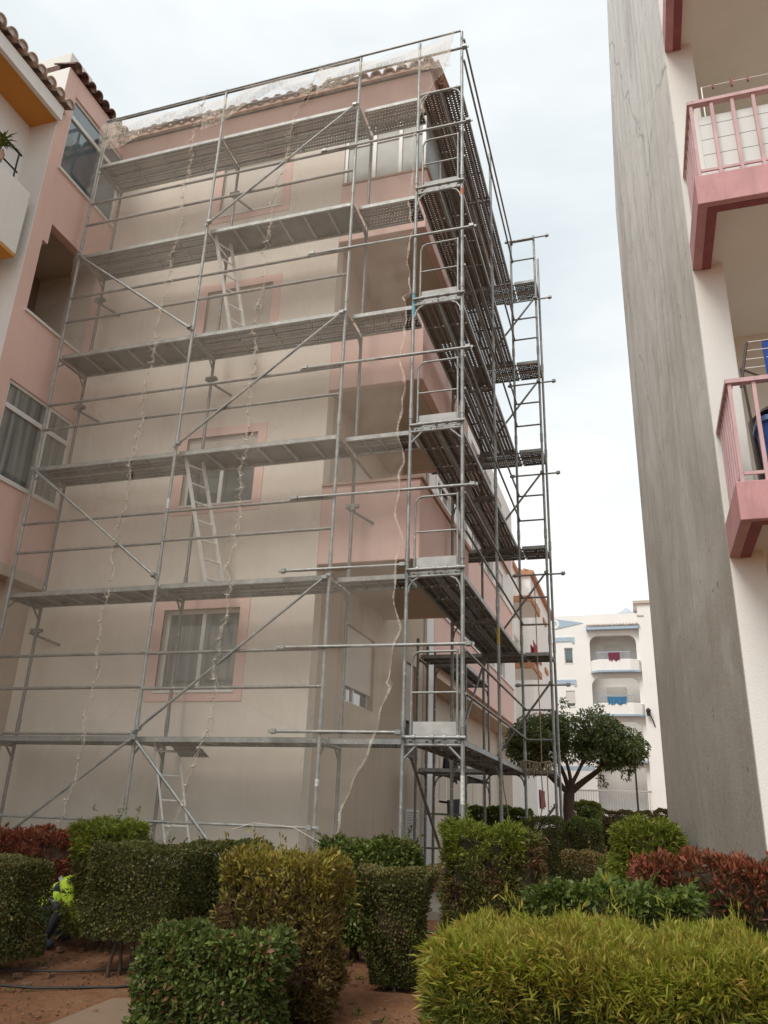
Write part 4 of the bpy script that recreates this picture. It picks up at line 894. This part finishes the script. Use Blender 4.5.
def hedge(x0,x1,y0,y1,ztop,label,low,top,style='small',topfrac=.12,density=1.,taper=1.,zb=None,stems=3,name='hedge',group=None,rnd=.08,brown=0., bulge=0.):
    cx, cy = (x0+x1)/2, (y0+y1)/2; g = gz(cx,y0); z0 = g+(.12 if zb is None else zb); t = thing(name, (cx,cy,g), label, 'hedge', group)
    H = ztop-z0; w, d = x1-x0, y1-y0
    st = dict(small=(.029,.019,6800,.04), tiny=(.027,.018,7500,.03), broad=(.052,.028,2700,.05), thuja=(.060,.012,7500,.045), lance=(.078,.0105,6600,.055), red=(.06,.018,3800,.05), far=(.06,.04,2200,.04))[style]
    LL, WW, dens, depth = st; dens *= density
    A = np.array([w*H, w*H*.5, d*H, d*H, w*d]); N = (A*dens).astype(int); P = []; Nn = []
    for k, n in enumerate(N):
        a, b = rng.random(n), rng.random(n); z = z0+H*b
        if k == 0: p = np.stack([x0+w*a, np.full(n,y0), z],1); nn = (0,-1,0)
        elif k == 1: p = np.stack([x0+w*a, np.full(n,y1), z],1); nn = (0,1,0)
        elif k == 2: p = np.stack([np.full(n,x0), y0+d*a, z],1); nn = (-1,0,0)
        elif k == 3: p = np.stack([np.full(n,x1), y0+d*a, z],1); nn = (1,0,0)
        else: p = np.stack([x0+w*a, y0+d*b, np.full(n,ztop)],1); nn = (0,0,1)
        P.append(p); Nn.append(np.tile(nn,(n,1)).astype(float))
    P = np.concatenate(P); Nn = np.concatenate(Nn)
    # round the box edges: pull towards a superellipsoid
    q = np.stack([(P[:,0]-cx)/(w/2), (P[:,1]-cy)/(d/2), (P[:,2]-(z0+ztop)/2)/(H/2)],1)
    pw = 13-9*bulge; r = (np.abs(q)**pw).sum(1)**(1/pw); q2 = q/r[:,None]
    P = np.stack([cx+q2[:,0]*w/2, cy+q2[:,1]*d/2, (z0+ztop)/2+q2[:,2]*H/2],1)
    Nn = .5*Nn+.5*q2; Nn /= np.linalg.norm(Nn,axis=1,keepdims=True)
    tt = (P[:,2]-z0)/H; s = taper+(1-taper)*tt; P[:,0] = cx+(P[:,0]-cx)*s; P[:,1] = cy+(P[:,1]-cy)*s
    lump = .028*np.sin(P[:,0]*9+P[:,2]*7+cx*5)+.022*np.sin(P[:,1]*13+P[:,2]*11+P[:,0]*5)+.018*np.sin(P[:,0]*23+P[:,2]*19)
    if style in ('tiny','small'): lump = lump*.6
    P += Nn*(lump-depth*rng.exponential(.7,len(P)))[:,None]
    gm = np.sin(7*P[:,0]+1+cx)*np.sin(6*P[:,1]+2)*np.sin(8.3*P[:,2]+cy)+.5*np.sin(17*P[:,0]+3)*np.sin(15*P[:,2]+1)*np.sin(13*P[:,1])
    keep = ~((gm > .58)&(rng.random(len(P)) < .72)); P, Nn = P[keep], Nn[keep]
    ns = int(26*(w*H+w*d+d*H))*(0 if style == 'far' else 1); si = rng.integers(0,len(P),ns)   # stray shoots
    sd_ = Nn[si]*.6+np.array([0,0,.7])+rng.normal(size=(ns,3))*.3; kk = 9; ln = rng.uniform(.04,.13,(ns,1))*(1.3 if style in ('lance','red','thuja') else .8)
    SP = np.concatenate([P[si]+sd_*ln*(q+1)/kk for q in range(kk)]); P = np.concatenate([P,SP]); Nn = np.concatenate([Nn,np.tile(sd_,(kk,1))])
    n = len(P)
    if style == 'lance':   # sprays: clusters of narrow leaves fanning from a twig tip
        K = n//6; idx = rng.integers(0,n,K); up_ = np.array([0,-.15,.55]); base = P[idx]; ax = Nn[idx]*.9+up_+rng.normal(size=(K,3))*.45
        P = np.repeat(base,6,0)+rng.normal(size=(K*6,3))*.018; D = np.repeat(ax,6,0)+rng.normal(size=(K*6,3))*.55
        drp = .15
    elif style == 'thuja':
        K = n//8; idx = rng.integers(0,n,K); base = P[idx]; ax = Nn[idx]*.8+np.array([0,0,.45])+rng.normal(size=(K,3))*.4; ax /= np.linalg.norm(ax,axis=1,keepdims=True)
        P = np.repeat(base,8,0)+np.repeat(ax,8,0)*rng.uniform(-.02,.05,(K*8,1)); D = np.repeat(ax,8,0)+rng.normal(size=(K*8,3))*.6; drp = .1
    elif style == 'red':
        K = n//5; idx = rng.integers(0,n,K); base = P[idx]; ax = Nn[idx]*.5+np.array([0,0,.8])+rng.normal(size=(K,3))*.35
        P = np.repeat(base,5,0)+rng.normal(size=(K*5,3))*.015; D = np.repeat(ax,5,0)+rng.normal(size=(K*5,3))*.5; drp = .1
    else:
        D = Nn*.7+rng.normal(size=(n,3))*.75+np.array([0,0,.15]); drp = .1
    V, Q = leaves(P, D, LL, WW, drp)
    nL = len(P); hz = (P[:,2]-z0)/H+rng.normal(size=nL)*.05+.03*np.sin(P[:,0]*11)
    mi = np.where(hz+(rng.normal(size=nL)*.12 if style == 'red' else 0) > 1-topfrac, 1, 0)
    if brown > 0:
        bn = np.sin(P[:,0]*9+1.3)*np.sin(P[:,2]*8+P[:,0]*4+.4)+rng.normal(size=nL)*.35; mi = np.where((bn > 1.0-brown)&(mi == 0), 2, mi)
    ins = min(depth*2+.09, .25*min(w,d))
    Vc, Qc = boxcore(x0+ins,x1-ins,y0+ins,y1-ins,z0+.02,ztop-ins,taper*.97)
    V2 = np.concatenate([V,Vc]); Q2 = np.concatenate([Q,Qc+len(V)]); m2 = np.concatenate([mi,np.full(len(Qc),3)])
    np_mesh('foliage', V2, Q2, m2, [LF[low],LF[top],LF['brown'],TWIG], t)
    for k in range(stems):
        sx = cx+(random.random()-.5)*w*.55*taper; sy = y0+(.25+.4*random.random())*d; mb = MB()
        mb.path([(sx,sy,g-.06),(sx+random.uniform(-.03,.03),sy,g+.08),(sx+random.uniform(-.07,.07),sy+random.uniform(-.04,.04),z0+.12)], .02, 6, radii=[.024,.017,.014]); mb.build('stem', BARK, t)
    return t
# left side, back to front
hedge(-4.3,-2.45,-.58,-.16,.83,'red-tipped hedge at far left below the scaffolding','redlow','red','red',.55,1.6,stems=2)
hedge(-2.33,-1.62,-1.15,-.75,.96,'small lime-topped conifer hedge beside the worker in the yellow vest','thujalow','thuja','thuja',.26,1.2,taper=.95)
hedge(-2.75,-1.98,-2.35,-1.75,.63,'dark green clipped hedge cut by the left edge of the picture','dark','darktop','small',.05,1.3)
hedge(-1.53,-.50,-2.0,-1.35,.80,'wide dark green clipped hedge in front of the lime-topped conifer','dark','dark','small',.05,1.2,taper=.92,zb=.30,stems=5)
hedge(-.80,-.08,-1.45,-.85,.85,'dark green clipped hedge left of the yellow hedge','dark','dark','small',.05,1.3,taper=.95)
hedge(.26,1.24,-2.72,-2.15,.80,'tall yellow-leaved clipped hedge with brown twiggy flank in the lower middle','yellowlow','yellow','red',.26,1.8,taper=.84,brown=.32,zb=.0)
hedge(.04,1.06,-3.4,-2.9,.30,'low glossy broad-leaved hedge at the lower edge of the picture','broad','broad','broad',.08,2.4,zb=-.02)
hedge(1.05,1.70,-1.65,-1.05,.70,'tall dark columnar shrub tapering to its foot on bare soil','dark','darktop','tiny',.05,1.3,taper=.55,zb=.04,brown=.08)
hedge(.40,1.34,-.75,-.25,.90,'dark green hedge directly behind the columnar shrub','mid','dark','broad',.0,1.8)
hedge(1.62,2.40,-.62,-.12,1.07,'bright green conifer hedge covering the foot of the corner poles','thujalow','thuja','thuja',.24,1.2,taper=.88,brown=.30,zb=.18)
hedge(2.34,2.56,-.55,-.05,1.03,'thin brown dried strip of hedge at the right of the bright conifer','thujalow','thujalow','thuja',.1,.8,brown=.9,taper=.9)
# right side
hedge(2.82,3.90,-3.15,-2.7,.74,'low broad-leaved green hedge behind the big feathery lime hedge','broad','mid','broad',.15,1.8)
hedge(3.52,5.3,-2.68,-2.33,.93,'red-tipped hedge at the foot of the grey wall','redlow','red','red',.20,1.7)
hedge(2.55,5.0,-4.95,-3.5,.55,'big feathery lime green hedge filling the lower right corner','limelow','lime','lance',.22,2.5,bulge=.35,zb=-.05,stems=0)
hedge(3.28,3.92,-.2,.45,1.15,'bright green clipped bush against the lower grey wall','thujalow','thuja','thuja',.5,1.3,bulge=.3)
hedge(2.63,3.22,1.2,1.8,.83,'low box hedge with brownish top between clipped bushes','dark','yellowlow','small',.2,1.0)
hedge(1.85,2.42,3.2,4.2,1.22,'dark hedge standing inside the far scaffold frame','dark','dark','small',.05,.9)
hedge(2.48,2.95,3.9,4.5,1.23,'dark green clipped shrub right of the far scaffold frame','dark','mid','small',.1,1.0,bulge=.3)
hedge(2.62,3.28,7.6,8.4,1.26,'dark reddish clipped shrub behind the green ones','redlow','redlow','far',.2,1.6)
hedge(2.3,2.62,8.8,9.6,1.45,'rounded dark shrub at the foot of the tree','dark','mid','far',.2,1.5,bulge=.4)
hedge(1.95,3.75,20,20.8,1.66,'long low reddish hedge before the distant white building','redlow','redlow','far',.2,1.2,stems=0)
hedge(1.5,2.35,16,16.8,1.80,'pale green hedge top seen between tree trunk and distant building','thujalow','thuja','far',.4,1.2,stems=0)
hedge(3.85,4.6,22,23,1.78,'dark red hedge at the edge of the grey wall','redlow','redlow','far',.2,1.0,stems=0)
hedge(.05,1.35,8.2,8.9,1.42,'dark spreading bush behind the scaffold deck beside the side wall','dark','mid','far',.1,1.6,stems=2)
hedge(4.15,5.2,-3.6,-3.1,.48,'small-leaved green hedge at the right edge in front of the red hedge','mid','mid','small',.1,1.0)

# tree
def tree():
    t = thing('tree', (1.62,14,gz(0,14)), 'small dark green tree with forked trunk before the distant white building', 'tree')
    g = gz(0,14); base = Vector((1.62,14,g-.05)); f = Vector((1.66,14,1.95)); segs = []
    mb = MB(); mb.path([base, base+Vector((.03,0,.6)), Vector((1.62,14,1.5)), f], .1, 10, radii=[.20,.15,.14,.15])
    tips = []
    def grow(p, d, l, r, depth):
        pts = [p]; q = p; dd = d.copy()
        for k in range(4):
            dd = (dd+Vector((random.uniform(-.22,.22),random.uniform(-.22,.22),random.uniform(-.05,.15)))).normalized(); q = q+dd*l/4; pts.append(q)
        mb.path(pts, r, 7, radii=[r,r*.9,r*.8,r*.72,r*.62]); 
        if depth == 0: tips.extend(pts[2:]); return
        for k in range(3): 
            nd = (dd+Vector((random.uniform(-.8,.8),random.uniform(-.8,.8),random.uniform(-.1,.5)))).normalized(); grow(q, nd, l*.68, r*.6, depth-1)
        if depth == 1: tips.extend(pts[2:])
    for d, l, r in (((.75,.0,.55),1.1,.10),((-.25,.1,1),.95,.075),((-.8,.3,.6),1.0,.07),((.35,.45,.9),.9,.07),((.4,-.45,.8),.9,.065),((-.6,-.35,.75),.9,.065)):
        grow(f, Vector(d).normalized(), l, r, 2)
    mb.build('trunk', BARK, t)
    # leaf clumps placed in the crown volume, some near branch tips
    P = []; N = []
    cl = []
    for _ in range(120):
        u = rng.normal(size=3); u /= np.linalg.norm(u); rr = rng.uniform(.55,1)**.5
        c = np.array([1.80,14,3.15])+u*rr*np.array([1.88,1.35,.96])
        c[2] += .16*math.sin(c[0]*3.1)+.1*math.sin(c[0]*7.3+c[1]*5)
        if c[2] < 2.62-.18*abs(c[0]-1.7)+.15*math.sin(c[0]*6) or math.sin(c[0]*4.1+1)*math.sin(c[2]*5.3)*math.sin(c[1]*3) > .42: continue
        cl.append((c, rng.uniform(.10,.30)))
    for tp in tips: cl.append((np.array(tp)+rng.normal(size=3)*.08, rng.uniform(.12,.27)))
    cl.append((np.array([2.55,13.9,2.22]),.10)); cl.append((np.array([2.52,13.9,2.36]),.10)); cl.append((np.array([1.62,14,4.28]),.12)); cl.append((np.array([1.62,14,4.42]),.07))
    for c, r in cl:
        n = int(2500*r*r)+8; u = rng.normal(size=(n,3)); u /= np.linalg.norm(u,axis=1,keepdims=True); P.append(c+u*r*rng.uniform(.3,1,(n,1))**.5*np.array([1.1,1.1,.8])); N.append(u)
    P = np.concatenate(P); N = np.concatenate(N); V, Q = leaves(P, N*.6+rng.normal(size=P.shape)*.6, .10, .045, .2)
    np_mesh('crown', V, Q, np.zeros(len(Q)), [LF['tree']], t)
tree()

# worker bending down behind the hedges
def person():
    t = tag(empty('person', (-2.6,-.9,gz(-2.3,-.9))), 'person crouching in a yellow-green high-visibility jacket behind the hedges', 'person')
    g = gz(-2.3,-.9)-.04; X, Yc = -2.66, -.92
    def skin(name, V, E, Rr, m, sub=2, parent=t):
        me = bpy.data.meshes.new(name); o0 = ORG[t.name]; me.from_pydata([Vector(v)-o0 for v in V], E, []); o = bpy.data.objects.new(name, me); C.objects.link(o); o.parent = parent; me.materials.append(m)
        o.modifiers.new('skin','SKIN'); sv = me.skin_vertices[0].data
        for i, r in enumerate(Rr): sv[i].radius = r if isinstance(r, tuple) else (r,r)
        sv[0].use_root = True; s = o.modifiers.new('sub','SUBSURF'); s.levels = sub; s.render_levels = sub
        ORG[o.name] = o0; return o
    hip = (X+.02,Yc,g+.36); ch = (X+.20,Yc+.14,g+.62); nk = (X+.30,Yc+.22,g+.70); hd = (X+.40,Yc+.29,g+.74); crown = (X+.47,Yc+.33,g+.76)
    V = [hip,(X+.10,Yc+.07,g+.52),ch,nk,hd,crown,
         (X-.02,Yc-.09,g+.33),(X+.27,Yc-.12,g+.42),(X+.10,Yc-.13,g+.08),(X+.24,Yc-.15,g+.04),
         (X-.08,Yc+.10,g+.33),(X+.16,Yc+.32,g+.42),(X-.02,Yc+.24,g+.08),(X+.12,Yc+.29,g+.04),
         (X+.23,Yc-.03,g+.62),(X+.34,Yc-.12,g+.42),(X+.52,Yc-.06,g+.24),(X+.58,Yc-.02,g+.16),
         (X+.12,Yc+.30,g+.60),(X+.24,Yc+.42,g+.42),(X+.46,Yc+.40,g+.24),(X+.52,Yc+.40,g+.16)]
    E = [(0,1),(1,2),(2,3),(3,4),(4,5),(0,6),(6,7),(7,8),(8,9),(0,10),(10,11),(11,12),(12,13),(2,14),(14,15),(15,16),(16,17),(2,18),(18,19),(19,20),(20,21)]
    Rr = [.14,.135,.14,.055,.095,.07,.10,.075,.05,.045,.10,.075,.05,.045,.07,.048,.036,.035,.07,.048,.036,.035]
    skin('body', V, E, Rr, simple('skin_and_work_trousers', (.045,.05,.065), .9))
    m = mat('hi_vis_fabric'); nb = NB(m); n = nb.noise(nb.coords(), 14, 4)
    nb.out(prin(nb, nb.ramp(n, [(.3,(.42,.62,.03)),(.7,(.60,.80,.06))]), .8, bump=n, bs=.4))
    Vj = [(X-.02,Yc-.02,g+.30),(X+.03,Yc+.02,g+.42),(X+.11,Yc+.08,g+.54),ch,(X+.28,Yc+.20,g+.68),(X+.23,Yc-.05,g+.61),(X+.34,Yc-.13,g+.43),(X+.48,Yc-.08,g+.28),(X+.12,Yc+.31,g+.59),(X+.24,Yc+.43,g+.42),(X+.40,Yc+.41,g+.28)]
    Ej = [(0,1),(1,2),(2,3),(3,4),(3,5),(5,6),(6,7),(3,8),(8,9),(9,10)]
    skin('jacket', Vj, Ej, [.175,.17,.165,.165,.07,.085,.065,.05,.085,.065,.05], m)
    band = simple('reflective_band', (.42,.43,.42), .35, .3); teal = simple('teal_hem', (.02,.16,.14), .8)
    def ring(name, c, nrm, ra, rb2, w, mm):
        c, nrm = Vector(c), Vector(nrm).normalized(); a = nrm.orthogonal().normalized(); b = nrm.cross(a); mb = MB(); n = 20; vv = []
        for k in range(n):
            e = a*math.cos(2*math.pi*k/n)+b*math.sin(2*math.pi*k/n); vv += [c+e*ra-nrm*w, c+e*rb2+nrm*w]
        mb.add(vv, [(2*k,2*((k+1)%n),2*((k+1)%n)+1,2*k+1) for k in range(n)], 0, True); mb.build(name, mm, t)
    ring('reflective_band', (X+.05,Yc+.03,g+.45), (.5,.3,.8), .176, .174, .02, band); ring('reflective_band', (X+.15,Yc+.10,g+.57), (.5,.3,.6), .172, .168, .02, band)
    ring('jacket_hem', (X-.02,Yc-.02,g+.29), (.3,.2,.9), .172, .176, .03, teal)
    mb = MB(); mb.tube((X+.42,Yc+.30,g+.80),(X+.47,Yc+.33,g+.84),.10,12,.05); mb.build('hair', BLACK, t)
person()

# hose lying on the soil, twigs and stones
o = MB(); o.path([(-3.3,-2.3,-.33),(-2.2,-2.55,-.325),(-1.5,-2.45,-.33),(-.9,-2.15,-.32),(-.4,-1.7,-.29),(.3,-1.5,-.27)], .012, 7)
tag(o.build('hose', simple('black_hose', (.03,.026,.022), .6)), 'thin dark irrigation hose nearest the concrete slab on the red soil', 'hose', org if False else None)
o = MB(); o.path([(-3.0,-1.9,-.31),(-2.2,-2.05,-.30),(-1.6,-1.9,-.29),(-1.1,-1.6,-.27)], .009, 7)
tag(o.build('hose', bpy.data.materials['black_hose']), 'second thin hose on the soil, further back under the dark hedges', 'hose')
o = MB(); o.path([(1.9,-1.6,-.28),(1.98,-1.95,-.31),(1.95,-2.3,-.32),(1.8,-2.7,-.335),(1.75,-3.2,-.34)], .010, 7)
tag(o.build('hose', bpy.data.materials['black_hose']), 'dark hose curving on the soil right of the columnar shrub', 'hose')
mb = MB()
for k in range(1500):
    x, y = random.uniform(-3.2,2.2), random.uniform(-4.2,.2); z = gz(x,y)-.005; s = random.uniform(.004,.014) if k % 12 else random.uniform(.018,.042); a = random.uniform(0,3.1)
    mb.obox((x,y,z), (s*math.cos(a),s*math.sin(a),0), (-s*.6*math.sin(a),s*.6*math.cos(a),0), (.1*s,0,s*.5))
tag(mb.build('soil_clods', simple('clods', (.20,.11,.065), 1, 0, .4, 3)), kind='stuff')
V, Q = leaves(np.stack([rng.uniform(-3.2,2.3,1600), rng.uniform(-4.2,.3,1600), np.full(1600,-.3)],1), rng.normal(size=(1600,3))*np.array([1,1,.12]), .035, .018)
for k in range(0, len(V), 4):
    c = V[k:k+4].mean(0); V[k:k+4,2] += gz(c[0],c[1])+.308-.008+.0
e0 = empty('leaf_litter_anchor'); lit = np_mesh('leaf_litter', V, Q, np.zeros(len(Q)), [LF['brown']], e0); lit.parent = None; bpy.data.objects.remove(e0); tag(lit, kind='stuff')

wp = []; wd = []
for k in range(70):
    x, y = random.uniform(-2.6,2.2), random.uniform(-4.0,-.6); n = random.randint(5,14)
    for q in range(n): wp.append((x+random.gauss(0,.03), y+random.gauss(0,.03), gz(x,y)-.015)); wd.append((random.gauss(0,.6), random.gauss(0,.6), .9))
V, Q = leaves(np.array(wp), np.array(wd), .06, .012)
e0 = empty('anchor'); w_ = np_mesh('weeds', V, Q, np.zeros(len(Q)), [LF['mid']], e0); w_.parent = None; bpy.data.objects.remove(e0); tag(w_, kind='stuff')
